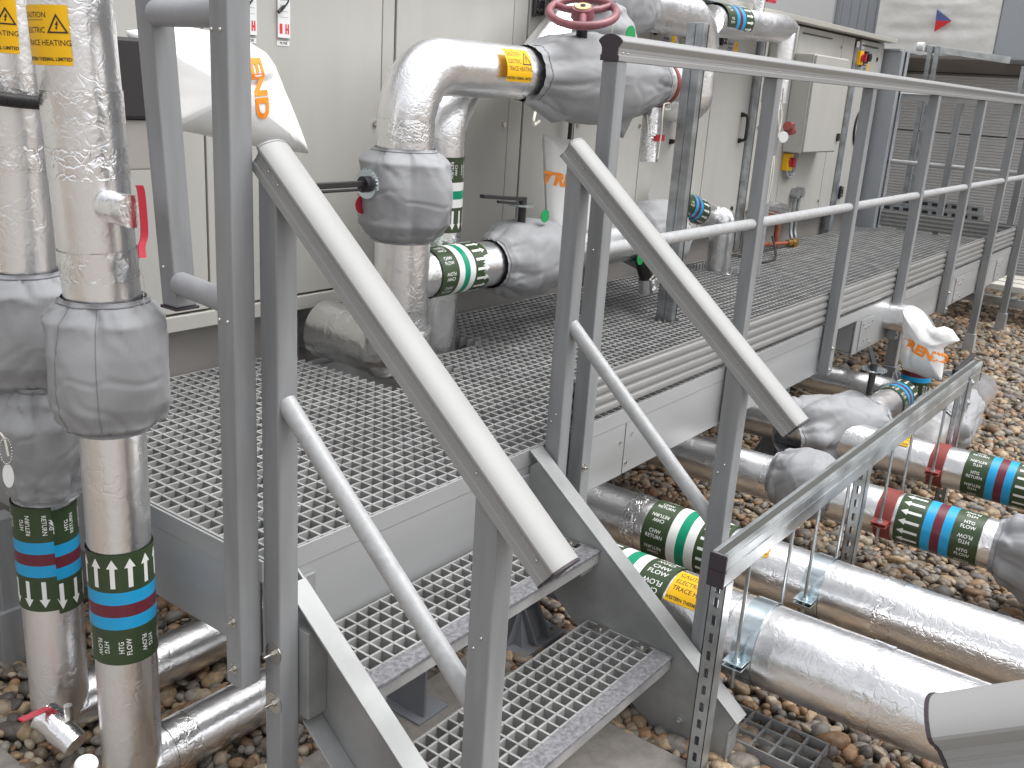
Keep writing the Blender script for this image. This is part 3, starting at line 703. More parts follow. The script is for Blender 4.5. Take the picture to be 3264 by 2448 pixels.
def stair_rail(label, xn, y_end, low_y, x_low, z_low, k=1.):
    S = lambda v: v*k
    Z = lambda z: 1+(z-1)*k
    t = thing('stair_handrail', label, 'handrail', (xn, 1.4, 0))
    yu = S(1.402)
    d = Vector((0, .69, .59)).normalized()
    xc = xn + .025
    P1 = Vector((xc, S(1.468), Z(.8225))); P0 = Vector((xc, S(.775), Z(.2400)))
    d = (P1-P0).normalized(); upv = Vector((0, -d.z, d.y))
    ztop = lambda y: P0.z + (y-P0.y)/(P1.y-P0.y)*(P1.z-P0.z)
    for y, zb in ((yu, ZG-.01 if xn < 1.5 else -.24), (low_y, ZG-.01)):
        xx = xn if y == yu else x_low
        mb = MB(); zt0, zt1 = ztop(y)+.004, ztop(y+.05)+.004
        mb.add([(xx,y,zb),(xx+.05,y,zb),(xx+.05,y+.05,zb),(xx,y+.05,zb),(xx,y,zt0),(xx+.05,y,zt0),(xx+.05,y+.05,zt1),(xx,y+.05,zt1)],
               [(0,3,2,1),(4,5,6,7),(0,1,5,4),(1,2,6,5),(2,3,7,6),(3,0,4,7)])
        po = mb.obj('newel_post', M['frp'], t, bevel=.0035)
        if xn < 1.5 and y == yu:
            for zz in (-.165, -.285): b = MB(); bolt(b, (xn, y+.02, zz), (-1,0,0), .008, 0, .024, .018); b.obj('bolt', M['steel'], po)
        else:
            for zz in (.10, .075): b = MB(); rivet(b, (xx, y+.02+(.10-zz)*.6, zz), 0, .0035); b.obj('rivet', M['steel'], po)
    o = MB(); o.sweep([P0, P1], HR, up=tuple(upv)); o = smooth(o.obj('handrail', M['frp_light'], t))
    for q, s in ((P0, -1), (P1, 1)):
        mb = MB(); mb.sweep([q + d*s*.0005, q + d*s*.0045], [(a*1.02, (b-.034)*1.02+.034) for a, b in HR], up=tuple(upv)); mb.obj('end_cap', M['rubber'] if s < 0 else M['frp'], o, bevel=.001)
    for y in (S(1.44), S(1.415), S(.80), S(.93)): 
        b = MB(); c = P0 + d*((y-P0.y)/d.y) + upv*.029; rivet(b, c + Vector((-.0245, 0, 0)), 0, .0034); b.obj('rivet', M['steel'], o)
    # round mid rail, mitred into both newels
    za = Z(.385); y0, y1 = yu-.0, low_y+.05
    mb = MB(); A = Vector((xn+.026, y0+.008, za)); B = Vector((x_low+.026, y1-.008, z_low)); mb.cyl(A, B, .0195, 28); mb.obj('mid_rail', M['tube'], t)
    return t
stair_rail('left sloping handrail of the steps with a wide domed pale grip', 1.156, .75, .862, 1.156, -.060)
stair_rail('right sloping handrail of the steps reaching down beside the strut frame', 2.215, .75, .922, 2.215, -.075, 1.0336)

t_ = thing('steel_prop', 'dark plate leg on the slab supporting the back of the upper step', 'leg', (1.76, 1.57, ZG))
mb = MB(); mb.box((1.73, 1.50, ZG+.013), (1.738, 1.64, -.27)); mb.box((1.7385, 1.566, ZG+.013), (1.80, 1.574, -.27)); mb.obj('plate', M['foot'], t_, bevel=.001)
mb = MB(); mb.box((1.70, 1.49, ZG+.0125), (1.82, 1.65, ZG+.0185)); mb.obj('base_plate', M['foot'], t_, bevel=.001)
# ================================================================== PIPES AT THE LEFT
def pipe_thing(name, label, pts, bend, r, group=None, seed=0., cat='pipe', mt='foil', **kw):
    p = thing(name, label, cat, tuple(pts[0]), group)
    mb = MB(); pipe_mesh(mb, route(pts, bend), r, seed=seed, **kw); mb.obj('foil_jacket', M[mt], p, bevel=0)
    return p
def tape(parent, O, a, r, wdt=.05, seed=0.):
    """strip of foil tape wrapped round the jacket over a joint"""
    O = Vector(O); a = Vector(a).normalized(); mb = MB(); pipe_mesh(mb, [O-a*wdt/2, O, O+a*wdt/2], r+.0014, step=.008, caps=False, seed=seed, wr=.001, crink=.003)
    mb.obj('foil_tape', M['foil2'], parent)
G1 = 'vertical foil pipes at the left'
pa = pipe_thing('insulated_pipe', 'front vertical foil pipe with heating flow band turning into the gravel at the left', [(1.072,1.842,.45), (1.072,1.842,-.622), (2.9,1.842,-.622)], .001, .0675, G1, 1.)
AX = Vector((-.0340,.0185,1)).normalized(); AO = Vector((1.072,1.842,.45)); mb = MB(); pipe_mesh(mb, [AO+AX*1.3, AO], .0745, seed=6); mb.obj('foil_jacket', M['foil'], pa)
mb = MB(); pipe_mesh(mb, [Vector((1.072,1.842,-.60)), Vector((1.072,1.842,-.705))], .0672, seed=2); mb.obj('foil_jacket', M['foil'], pa)
band(pa, (1.072,1.842,-.296), (0,0,1), (-.50,-.86,0), .0677, 'HTG', ('HTG','FLOW'), 1, total=.272, rep=.047, th=.0108)
ee = Vector((-.44,-.9,0)).normalized(); z0 = 1.03
f0 = wrap(AO+AX*.582, tuple(AX), (-.78,-.62,0), .0750); caution(pa, lambda c, s, l: f0(c-.030, s, l), .102, .104)
for z in (1.16, .905, .80, .60): tape(pa, AO+AX*(z-.45), AX, .0746, .06, z)
tape(pa, (1.19,1.842,-.622), (1,0,0), .0676, .07, 4.)
# foil wrapped drain cock with its red lever
c = Vector((1.052,1.775,.722)); dr = Vector((.10,-1,-.03)).normalized()
mb = MB(); pipe_mesh(mb, [c, c+dr*.075], .031, seg=30, step=.008, seed=5, crink=.010, wr=.006); o = mb.obj('drain_cock', M['foil2'], pa)
mb = MB(); L0 = c + dr*.088 + Vector((.006,0,.052)); P = catmull([L0, L0+Vector((.004,0,-.02)), L0+Vector((.006,0,-.09)), L0+Vector((-.004,-.004,-.115)), L0+Vector((-.008,-.012,-.135))], 5)
for i in range(len(P)-1):
    a, b_ = P[i], P[i+1]; wv = Vector((.0062,-.0015,0)); tv = Vector((0,.0022,0))
    mb.add([a-wv-tv, a+wv-tv, a+wv+tv, a-wv+tv, b_-wv-tv, b_+wv-tv, b_+wv+tv, b_-wv+tv], [(0,1,2,3),(7,6,5,4),(0,4,5,1),(1,5,6,2),(2,6,7,3),(3,7,4,0)])
mb.obj('red_lever', M['red'], o)
mb = MB(); q = Vector((1.072+.03,1.842-.075,.60))
for i in range(18): mb.ball(q + Vector((.004*math.sin(i*.3)+i*.0006, -.012, -.0045*i)), .0018, 0, 4)
mb.obj('bead_chain', M['steel'], pa)

pb = pipe_thing('insulated_pipe', 'rear vertical foil pipe with heating return band at the far left edge', [(1.072,2.165,1.75), (1.072,2.165,-.615), (2.9,2.165,-.615)], .001, .0695, G1, 12.)
band(pb, (1.072,2.165,-.030), (0,0,-1), (-.40,-.92,0), .0697, 'HTG', ('HTG','RETURN'), 1, total=.272, seam=-.010, rep=.047, th=.0100)
f1 = wrap((1.072,2.165,1.045), (0,0,1), (-.80,-.60,0), .0697); caution(pb, lambda c, s, l: f1(c+.008, s, l), .102, .104)
for z in (1.2, .93, .78): tape(pb, (1.072,2.165,z), (0,0,1), .0698, .055, z)
# drain stub with red lever near the ground
c = at(75, 1540, 0, 1.00); c2 = at(150, 1612, 2, -.645)
A = Vector((1.02, 2.05, -.60)); 
A = at(95, 1545, 1, 2.06); B = at(165, 1608, 2, A.z-.045)
mb = MB(); pipe_mesh(mb, [A, B], .031, seg=30, step=.008, seed=8, crink=.009, wr=.005); o = mb.obj('drain_cock', M['foil2'], pb)
mb = MB(); mb.cyl(A.lerp(B,.55)+Vector((.02,.0,.01)), A.lerp(B,.55)+Vector((.02,.0,.062)), .010, 14); mb.obj('spindle', M['steel'], o)
q0 = at(108, 1530, 1, A.y-.03); q1 = at(45, 1556, 1, A.y-.06); mb = MB()
P = [q0+Vector((.01,0,-.012)), q0, q0.lerp(q1,.2)+Vector((0,0,.002)), q1]
for i in range(3):
    a, b_ = P[i], P[i+1]; dd = (b_-a).normalized(); wv = Vector((-.3,.75,.2)).normalized()*.008; tv = dd.cross(wv).normalized()*.002
    mb.add([a-wv-tv, a+wv-tv, a+wv+tv, a-wv+tv, b_-wv-tv, b_+wv-tv, b_+wv+tv, b_-wv+tv], [(0,1,2,3),(7,6,5,4),(0,4,5,1),(1,5,6,2),(2,6,7,3),(3,7,4,0)])
mb.obj('red_lever', M['red'], o)

# cloth covers at the left
cv, vs = cover('front grey cloth cover with stitched panel tied round the left flow pipe', (1.072,1.842,.532), (1.072,1.842,.245), [(0,.080),(.06,.095),(.16,.114),(.4,.119),(.74,.119),(.92,.104),(1,.078)], seed=1.2, folds=6, sq=3.0, up=(-.6,-.8,0))
# stitched seams: thin welts running down the front
def on_sack(vs, ns, nt, jf, i): 
    j = int(round(jf)) % ns; return Vector(vs[i*ns+j])
cen = Vector((1.072,1.842,0)); 
for dj in (1, 11):
    # choose columns facing the viewer
    best = min(range(96), key=lambda j: (Vector(vs[32*96+j])-CP).length); P = []
    for i in range(2, 63): p = Vector(vs[i*96+(best+dj*1) % 96]); P.append(p + Vector((p.x-cen.x, p.y-cen.y, 0)).normalized()*.0008)
    tube(MB(), P, .0007, 6).obj('stitch_seam', M['clothd'], cv)
cover('upper grey cloth cover round the rear left pipe at the picture edge', (1.072,2.165,.535), (1.072,2.165,.262), [(0,.077),(.06,.092),(.17,.118),(.45,.126),(.72,.122),(.9,.104),(1,.082)], seed=4.1, folds=5, sq=3.0, up=(-.6,-.8,0))
cvb, _ = cover('lower grey cloth cover bunched over the rear left pipe', (1.065,2.13,.285), (1.075,2.15,-.005), [(0,.060),(.12,.085),(.3,.112),(.5,.110),(.75,.096),(.9,.085),(1,.074)], seed=7.7, folds=8, sq=2.4, up=(-.6,-.8,0), amp=1.25)
mb = MB(); q = at(188, 985, 1, 2.03); mb.ball(q, .010, 0, 8, (1,1,1.3)); mb.obj('toggle', M['cord'], cvb)
tg = thing('valve_tag', 'small white oval tag on a bead chain at the left picture edge', 'tag', tuple(at(18, 1025, 1, 2.05)))
q = at(18, 1028, 1, 2.05); mb = MB(); vsd = []; 
for i in range(24): a = 2*PI*i/24; vsd.append(q + Vector((math.cos(a)*.6, -math.cos(a)*.35, 0))*.016 + Vector((0,0,math.sin(a)*.028)))
mb.add(vsd + [p + Vector((.0005,.0015,0)) for p in vsd], [tuple(range(24)), tuple(range(24,48))[::-1]] + [(i,(i+1)%24,24+(i+1)%24,24+i) for i in range(24)]); mb.obj('disc', M['white'], tg)
mb = MB()
for i in range(26):
    a = 2*PI*i/26; mb.ball(q + Vector((math.cos(a)*.010, -math.cos(a)*.006, .058+math.sin(a)*.030)), .0021, 0, 4)
mb.obj('bead_chain', M['steel'], tg)
# dark valve body and lever glimpsed under the lower cover
vb = thing('butterfly_valve', 'dark valve body half hidden behind the lower left cloth cover', 'valve', tuple(at(10, 960, 1, 2.15)))
mb = MB(); a_ = at(-10, 960, 1, 2.15); mb.cyl(a_, a_+Vector((.10,0,-.0)), .028, 20); mb.obj('body', M['black'], vb)
mb = MB(); mb.box((a_.x-.02, a_.y-.03, a_.z-.045), (a_.x+.02, a_.y+.03, a_.z-.030)); mb.obj('flange', M['steel'], vb, bevel=.002)
mb = MB(); pp = [at(0, 935, 1, 2.08), at(10, 950, 1, 2.07), at(18, 985, 1, 2.06)]; tube(mb, catmull(pp), .0025, 8); mb.obj('cord', M['cord'], vb)

# actuator, its white bag and the corrugated conduit
ac = thing('valve_actuator', 'dark actuator box behind the front left pipe under a white printed bag', 'actuator', (1.36, 2.24, .80))
mb = MB(); mb.box((1.30, 2.18, .86), (1.46, 2.34, 1.045)); mb.obj('housing', M['black'], ac, bevel=.008)
mb = MB(); mb.box((1.31, 2.19, .74), (1.45, 2.33, .858)); mb.obj('bracket', M['plinth'], ac, bevel=.004)
mb = MB(); mb.cyl((1.38, 2.26, .25), (1.38, 2.26, .739), .018, 16); mb.obj('spindle', M['galv'], ac)
cp = catmull([(.72,1.995,.955), (.86,2.0,.925), (1.0,2.02,.905), (1.12,2.05,.90), (1.26,2.14,.905), (1.32,2.2,.91)], 26)
cn = thing('conduit', 'black corrugated conduit crossing the left foil pipes', 'conduit', (1.0, 2.0, .9))
mb = MB(); P = []; rr = []
acc = 0; Dn = [cp[0]]
for a, b_ in zip(cp[:-1], cp[1:]):
    n = max(1, int((b_-a).length/.0011))
    for k in range(1, n+1): Dn.append(a.lerp(b_, k/n))
s = 0
for i, p in enumerate(Dn):
    if i: s += (p-Dn[i-1]).length
    P.append(p); rr.append(.0128 + .0014*math.sin(2*PI*s/.0052))
tube(mb, P, rr, 16); mb.obj('corrugated_tube', M['black'], cn)

def pouch(name_part, parent, outline, yf, thick, mt, rings=16, bulge=1., seed=0., fn=None, wr=.010):
    """closed soft bag from an outline in a plane; fn maps (u,v,depth)->world"""
    O = [Vector((p[0], p[1])) for p in outline]; D = []
    n = len(O)
    for i in range(n):
        for k in range(6): D.append(O[i].lerp(O[(i+1) % n], k/6))
    c = sum(D, Vector((0,0)))/len(D); m = len(D)
    def depth(u, v, s):
        q = Vector((u*5, v*5, seed)); return thick*(max(0, 1-s**2.2))**.55 + noise.noise(q*1.4)*wr*(1-s**4) - max(0, .10-abs(noise.noise(q*.9+Vector((3,1,2)))))*.16*(1-s**3)
    mb = MB(); front = []; back = []
    for r_ in range(rings+1):
        s = r_/rings
        for p in D:
            q = c + (p-c)*s; d = depth(q.x, q.y, s)
            front.append(fn(q.x, q.y, -d)); back.append(fn(q.x, q.y, d))
    fs = []
    for r_ in range(rings):
        for j in range(m): k = (j+1) % m; fs.append((r_*m+j, r_*m+k, (r_+1)*m+k, (r_+1)*m+j))
    mb.add(front, fs, 0, True); mb.add(back, [f[::-1] for f in fs], 0, True); o = mb.obj(name_part, mt, parent)
    def surf(u, v, lift):
        # find s on the ray from c
        d = Vector((u, v)) - c; best = 1.
        for i in range(m):
            a, b_ = D[i]-c, D[(i+1) % m]-c; e = b_-a; den = d.x*e.y - d.y*e.x
            if abs(den) < 1e-12: continue
            t = (a.x*e.y - a.y*e.x)/den; q = (a.x*d.y - a.y*d.x)/den
            if t > 0 and -1e-6 <= q <= 1+1e-6: best = min(1, 1/t) if t > 0 else best
        return fn(u, v, -(depth(u, v, best) + .0015 + lift))
    return o, surf
# bag 1, seen side on, print reads downwards
def plane_out(pix, ax, val, iu, iv):
    r = []
    for p in pix: q = at(p[0], p[1], ax, val); r.append((q[iu], q[iv]))
    return r
bagf = lambda yv: (lambda u, v, d: Vector((u, yv+d, v)))
bg1 = thing('actuator_bag', 'white vinyl bag printed in orange down its side beside the corner post', 'bag', (1.75, 2.3, .9), 'white printed bags over actuators')
out = plane_out([(272,66),(330,60),(395,56),(430,62),(480,72),(540,92),(572,112),(592,140),(606,175),(640,262),(666,332),(620,326),(560,318),(500,305),(430,290),(402,284),(330,292),(300,285),(310,210),(300,140)], 1, 2.3, 0, 2)
bo, sf = pouch('vinyl_bag', bg1, out, 2.3, .075, M['vinyl'], fn=bagf(2.3), seed=3.)
mb = MB(); mb.fixn = False
# letters run downwards along the sloping edge: axis from (560,85) to (575,262)
u0 = at(545, 60, 1, 2.22); u1 = at(573, 262, 1, 2.22)
def dirfn(A, B, sf):
    d2 = Vector((B.x-A.x, B.z-A.z)); L = d2.length; d2.normalize(); n2 = Vector((-d2.y, d2.x))
    return (lambda s, t, l: sf(A.x + d2.x*s + n2.x*t, A.z + d2.y*s + n2.y*t, l)), L
q0, q1 = at(560, 120, 1, 2.22), at(572, 262, 1, 2.22); fn, L = dirfn(q0, q1, sf)
put_text(mb, 'END', fn, L*.5, 0, .046, 0, 0, .045, sx=1.25); mb.obj('print', M['orange'], bg1)

# ================================================================== CHILLED WATER PIPES BESIDE THE UNIT
G2 = 'foil pipes rising through the platform'
pc = pipe_thing('insulated_pipe', 'large foil pipe rising through the platform and arching over to the gate valve', [(2.44,2.66,.085), (2.44,2.30,.085), (2.44,2.30,1.035), (4.22,2.275,1.035)], [.13,.17], .094, G2, 20., crink=.003)
mb = MB(); mb.fixn = True; pipe_mesh(mb, route([(2.45,2.30,.335), (3.25,2.285,.335), (4.50,2.285,.335), (4.50,2.72,.335)], [.01,.15]), .086, seed=22); mb.obj('branch_jacket', M['foil'], pc)
band(pc, (2.555,2.298,.335), (1,-.0,0), (-.25,-.95,.3), .0868, 'CHW', ('CHW','FLOW'), 1, total=.27, rep=.050, th=.0125)
f2 = wrap((2.885,2.277,1.035), (1,0,0), (0,-1,.28), .0955); caution(pc, lambda c, s, l: f2(-s, c, l), .145, .115)
for (O, a) in (((2.44,2.30,.83),(0,0,1)), ((2.44,2.30,.20),(0,0,1)), ((2.44,2.30,.52),(0,0,1))): tape(pc, O, a, .0945, .07, O[2])
mb = MB(); mb.cyl((4.06,2.277,1.035), (4.085,2.277,1.035), .0975, 48); mb.box((4.06,2.262,.915), (4.085,2.292,.945)); mb.obj('red_clamp', M['clampred'], pc, bevel=.001)
mb = MB(); mb.cyl((4.073,2.277,.93), (4.30,2.60,.93), .006, 10); mb.obj('hanger_rod', M['galv'], pc)
# crumpled plastic film round the bend at deck level
mb = MB(); pipe_mesh(mb, route([(2.44,2.68,.075), (2.44,2.30,.075), (2.44,2.30,.16)], .1), .108, seed=33, wr=.007, crink=.006, seg=60, step=.015); mb.obj('plastic_film', M['film'], pc)
pd = pipe_thing('insulated_pipe', 'foil pipe with chilled return band standing behind the arching pipe', [(2.80,2.462,-.12), (2.80,2.462,.84), (2.98,2.50,1.03), (3.48,2.57,1.06), (3.88,2.60,1.37)], [.12,.1,.1], .088, G2, 41., crink=.003)
mb = MB(); pipe_mesh(mb, route([(3.80,2.60,1.385), (5.03,2.60,1.385), (5.03,2.60,.95), (5.03,2.78,.95)], [.2,.05]), .104, seed=44, crink=.003); mb.obj('upper_jacket', M['foil'], pd)
band(pd, (2.80,2.462,.725), (0,0,-1), (-.72,-.69,0), .0887, 'CHW', ('CHW','RETURN'), 1, total=.275, seam=.035, rep=.050, th=.0115)
tape(pd, (2.80,2.462,.40), (0,0,1), .0885, .06, 6.)
cover('grey cloth cover bagged round the tall pipe below its arch', (2.44,2.30,.772), (2.44,2.30,.462), [(0,.098),(.05,.118),(.16,.146),(.42,.154),(.78,.150),(.93,.122),(1,.100)], seed=11.3, folds=6, sq=3.2, up=(-.6,-.8,0))
gt, gvs = cover('large grey cloth cover over the gate valve under the red handwheel', (3.04,2.277,1.035), (4.02,2.277,1.035), [(0,.097),(.04,.106),(.22,.150),(.42,.166),(.60,.162),(.80,.134),(.94,.112),(1,.098)], seed=15., folds=5, sq=2.8, up=(0,0,1), nt=80)
mb = MB(); v_, f_ = sack((3.58,2.277,1.12), (3.55,2.277,1.33), [(0,.15),(.5,.12),(.85,.08),(1,.045)], seed=19., folds=3, sq=2.6, up=(0,-1,0), nt=30); mb.add(v_, f_, 0, True); mb.obj('bonnet_cloth', M['cloth'], gt)
o, _ = pouch('hanging_flap', gt, [(3.02,.93),(3.2,.86),(3.38,.90),(3.58,.865),(3.74,.80),(3.82,.90),(3.86,1.0),(3.4,1.05),(3.05,1.0)], 2.20, .05, M['cloth'], fn=bagf(2.25), seed=8.)
mb = MB(); tube(mb, catmull([(3.86,2.21,.90), (3.865,2.20,.83), (3.86,2.2,.77)]), .003, 6); mb.obj('tie_cord', M['cord'], gt); mb = MB(); tube(mb, catmull([(3.02,2.2,.90), (3.0,2.19,.87), (3.02,2.2,.855), (3.04,2.19,.87)]), .006, 6); mb.obj('tie_cord', M['cord'], gt)
gv = thing('gate_valve', 'worn red handwheel with a brass centre above the big cloth cover', 'valve', (3.40, 2.277, 1.2))
HWc = at(1259, 26, 1, 2.20); tilt = Vector((-.38,-.22,.90)).normalized(); ex = tilt.orthogonal().normalized(); ey = tilt.cross(ex)
ring = [HWc + (ex*math.cos(a) + ey*math.sin(a))*.127 for a in [2*PI*i/48 for i in range(49)]]
mb = MB(); tube(mb, ring, .0155, 16, caps=False)
for k in range(3):
    a = 2*PI*k/3 + .9; dd = ex*math.cos(a)+ey*math.sin(a); tube(mb, [HWc+dd*.03, HWc+dd*.075-tilt*.004, HWc+dd*.125], [.016,.014,.015], 10)
mb.obj('handwheel', M['wheelred'], gv)
mb = MB(); mb.cyl(HWc-tilt*.02, HWc+tilt*.018, .046, 32, r1=.041); mb.obj('hub', M['wheelred'], gv, bevel=.006)
mb = MB(); mb.cyl(HWc+tilt*.0185, HWc+tilt*.024, .030, 28); h = mb.obj('centre_cap', mat('cream_cap', (.66,.50,.28), 0, .5), gv, bevel=.002)
mb = MB(); mb.cyl(HWc+tilt*.0243, HWc+tilt*.028, .010, 14); mb.obj('spindle_end', M['black'], h)
mb = MB(); mb.cyl(HWc-tilt*.055, HWc-tilt*.021, .036, 20); mb.cyl(HWc-tilt*.13, HWc-tilt*.0552, .022, 20); mb.obj('gland', M['black'], gv, bevel=.003)
mb = MB()
for i in range(22): mb.ball(HWc + Vector((.055, -.10, .005)) + Vector((.003*math.sin(i*.6), 0, -.0055*i)), .0025, 0, 4)
mb.obj('bead_chain', M['cord'], gv)
mb = MB(); q = Vector((3.475,2.10,1.205)); mb.cyl(q, q+Vector((0,-.003,0)), .034, 28); mb.obj('green_tag', M['green'], gv)
cover('grey cloth cover on the upper pipe behind the handwheel', (3.78,2.60,1.385), (4.38,2.60,1.385), [(0,.106),(.1,.14),(.35,.185),(.6,.19),(.85,.15),(1,.108)], seed=23., folds=5, sq=2.2, up=(0,0,1))
# drain tube hanging under the gate valve pipe
dt = thing('drain_tube', 'short crumpled foil tube with a red tag hanging below the valve', 'tube', (3.92,2.2,.9))
mb = MB(); pipe_mesh(mb, [Vector((3.915,2.22,.93)), Vector((3.90,2.20,.70))], .040, seg=32, step=.012, seed=50, crink=.010, wr=.006); mb.obj('foil_sleeve', M['foil2'], dt)
mb = MB(); mb.box((3.855,2.148,.795), (3.925,2.154,.822)); mb.obj('red_tag', M['red'], dt)
mb = MB(); tube(mb, catmull([(3.90,2.155,.95),(3.87,2.14,.90),(3.875,2.14,.82),(3.865,2.14,.72)]), .0035, 6); mb.obj('tie_cord', M['cord'], dt); mb = MB(); tube(mb, catmull([(3.90,2.155,.95),(3.94,2.15,.955),(3.945,2.15,.93),(3.90,2.15,.93)]), .0035, 6); mb.obj('tie_cord', M['cord'], dt)
# branch valve: cover, lever, tag
cover('grey cloth cover slung on the low branch pipe behind the right newel post', (2.905,2.285,.335), (3.36,2.285,.335), [(0,.090),(.08,.110),(.3,.148),(.55,.155),(.8,.138),(1,.094)], seed=27., folds=7, sq=2.2, up=(0,0,1))
def lever_valve(label, c, lev_dir, L=.26, plate=.05, col_tag=True, stem=.10, name='lever_valve'):
    t = thing(name, label, 'valve', tuple(c)); c = Vector(c); d = Vector(lev_dir).normalized(); sd = d.cross(Vector((0,0,1))).normalized()
    mb = MB(); mb.cyl(c-Vector((0,0,stem)), c, .016, 16); mb.obj('neck', M['black'], t)
    mb = MB(); mb.cyl(c+Vector((0,0,.001)), c+Vector((0,0,.009)), plate, 40)
    for k in range(9): a = .5+k*.25; q = c + (d*math.cos(a)+sd*math.sin(a))*plate; mb.box((q.x-.005,q.y-.005,c.z+.0012), (q.x+.005,q.y+.005,c.z+.0088))
    mb.obj('notch_plate', M['zinc'], t)
    mb = MB(); mb.cyl(c+Vector((0,0,.0095)), c+Vector((0,0,.034)), .017, 18)
    mb.obj('hub', M['black'], t, bevel=.003)
    mb = MB()
    for z0_, z1_, l0, l1, wd in ((.020,.034,.0,L,.011), (.006,.016,.03,L*.62,.007)):
        A = c + d*l0 + Vector((0,0,z0_)); B = c + d*l1 + Vector((0,0,z0_+(.02 if wd > .01 else .012))); up = Vector((0,0,z1_-z0_)); sv = sd*wd
        mb.add([A-sv, A+sv, A+sv+up, A-sv+up, B-sv, B+sv, B+sv+up, B-sv+up], [(0,3,2,1),(4,5,6,7),(0,1,5,4),(1,2,6,5),(2,3,7,6),(3,0,4,7)])
    mb.obj('lever', M['black'], t, bevel=.003)
    if col_tag:
        mb = MB(); q = c + Vector((.07,-.06,-.035)); mb.cyl(q, q+Vector((0,-.003,.0)), .026, 24); mb.obj('green_tag', M['green'], t)
    return t
lever_valve('black lever valve with green tag on top of the low branch pipe cover', (3.08,2.275,.545), (-1,-.05,.02), .27)
# sideways lever of the valve in the tall pipe
sv_ = thing('lever_valve', 'black lever sticking out sideways from the tall pipe cover', 'valve', (2.28,2.3,.66))
mb = MB(); mb.cyl((2.275,2.29,.66), (2.236,2.29,.66), .026, 20); mb.obj('hub', M['black'], sv_, bevel=.003)
mb = MB(); mb.cyl((2.262,2.29,.66), (2.252,2.29,.66), .046, 36)
for k in range(14): a = k*.26; mb.box((2.2525,2.29+math.cos(a)*.046-.004,.66+math.sin(a)*.046-.004), (2.2615,2.29+math.cos(a)*.046+.004,.66+math.sin(a)*.046+.004))
mb.obj('notch_plate', M['zinc'], sv_)
mb = MB(); mb.box((1.93,2.282,.653), (2.25,2.300,.672)); mb.box((2.0,2.284,.640), (2.23,2.297,.6485)); mb.obj('lever', M['black'], sv_, bevel=.003)
rt = MB(); q = at(783, 442, 1, 2.34); rt.cyl(q, q+Vector((0,.003,0)), .030, 28); o = rt.obj('red_tag', M['red'], loc=tuple(q)); setlab(o, 'round red tag behind the tall pipe cover', 'tag')
# second printed bag behind the right newel post
bg2 = thing('actuator_bag', 'white bag printed in orange standing behind the top of the right stair handrail', 'bag', (3.5,2.42,.6), 'white printed bags over actuators')
out = plane_out([(1175,290),(1205,297),(1235,302),(1262,310),(1285,330),(1290,420),(1292,520),(1240,522),(1190,515),(1182,460),(1180,400),(1178,340)], 1, 2.42, 0, 2)
bo, sf = pouch('vinyl_bag', bg2, out, 2.42, .055, M['vinyl'], fn=bagf(2.42), seed=5.)
mb = MB(); mb.fixn = False; A = at(1177, 383, 1, 2.36); B = at(1275, 402, 1, 2.36); fn, L = dirfn(A, B, sf)
put_text(mb, 'TREND', fn, .190, 0, .050, 0, 0, .05, sx=1.05); mb.obj('print', M['orange'], bg2)
cover('rounded grey cloth cover on the low branch pipe behind the galvanised upright', (3.95,2.285,.335), (4.36,2.285,.335), [(0,.09),(.15,.13),(.4,.165),(.65,.17),(.9,.12),(1,.09)], seed=31., folds=6, sq=2.1)
# strainer below the branch pipe with green tags
stn = thing('strainer', 'dark strainer with a foil cap and green tag hanging under the branch pipe', 'strainer', (3.95,2.24,.2))
q = at(1385, 585, 1, 2.24)
mb = MB(); mb.cyl(q+Vector((-.02,0,.09)), q+Vector((.02,-.02,-.03)), .040, 24, r1=.034); mb.obj('body', M['black'], stn, bevel=.004)
mb = MB(); pipe_mesh(mb, [q+Vector((.022,-.022,-.035)), q+Vector((.035,-.03,-.10))], .042, seg=28, step=.01, seed=61, crink=.008, wr=.004); mb.obj('foil_cap', M['foil2'], stn)
mb = MB(); p = at(1383, 558, 1, 2.17); mb.cyl(p, p+Vector((0,-.003,0)), .030, 28); mb.obj('green_tag', M['green'], stn)
mb = MB(); tube(mb, catmull([q+Vector((0,-.05,-.035)), q+Vector((.05,-.06,-.0)), q+Vector((.06,-.06,-.03)), q+Vector((.01,-.055,-.04))]), .004, 6); mb.obj('tie_cord', M['cord'], stn)

# ================================================================== HTG PIPES BEHIND
ph = pipe_thing('insulated_pipe', 'foil pipe with mitred corner and heating band below the unit roof', [(5.12,2.60,1.385), (6.13,2.60,1.42), (6.13,2.60,.98)], .001, .082, None, 71., crink=.004)
band(ph, (5.17,2.60,1.397), (1,0,.025), (-.5,-.8,.3), .0828, 'HTG', ('HTG','FLOW'), 1, total=.33, rep=.06, th=.0125)
mb = MB(); pipe_mesh(mb, [Vector((5.72,2.60,1.47)), Vector((5.72,2.60,1.60))], .034, seg=28, seed=3, crink=.008); o = mb.obj('vent_stub', M['foil2'], ph)
mb = MB(); mb.box((5.78,2.575,1.545), (5.90,2.60,1.565)); mb.obj('red_lever', M['red'], o, bevel=.003)
gp = thing('drain_pipe', 'upright grey lagged pipe with foil end and hanging cords behind the second post', 'pipe', (5.42,2.30,0))
mb = MB(); tube(mb, [(5.40,2.29,.001), (5.40,2.29,.95)], .050, 28); mb.obj('grey_lagging', M['tubegrey'], gp)
mb = MB(); pipe_mesh(mb, [Vector((5.40,2.29,.951)), Vector((5.40,2.29,1.06))], .040, seg=28, seed=9, crink=.010, wr=.006); mb.obj('foil_end', M['foil2'], gp)
mb = MB(); 
for dx in (-.01, .012): tube(mb, catmull([(5.36+dx,2.24,.98),(5.35+dx*2,2.225,.9),(5.36-dx,2.22,.80)]), .004, 6)
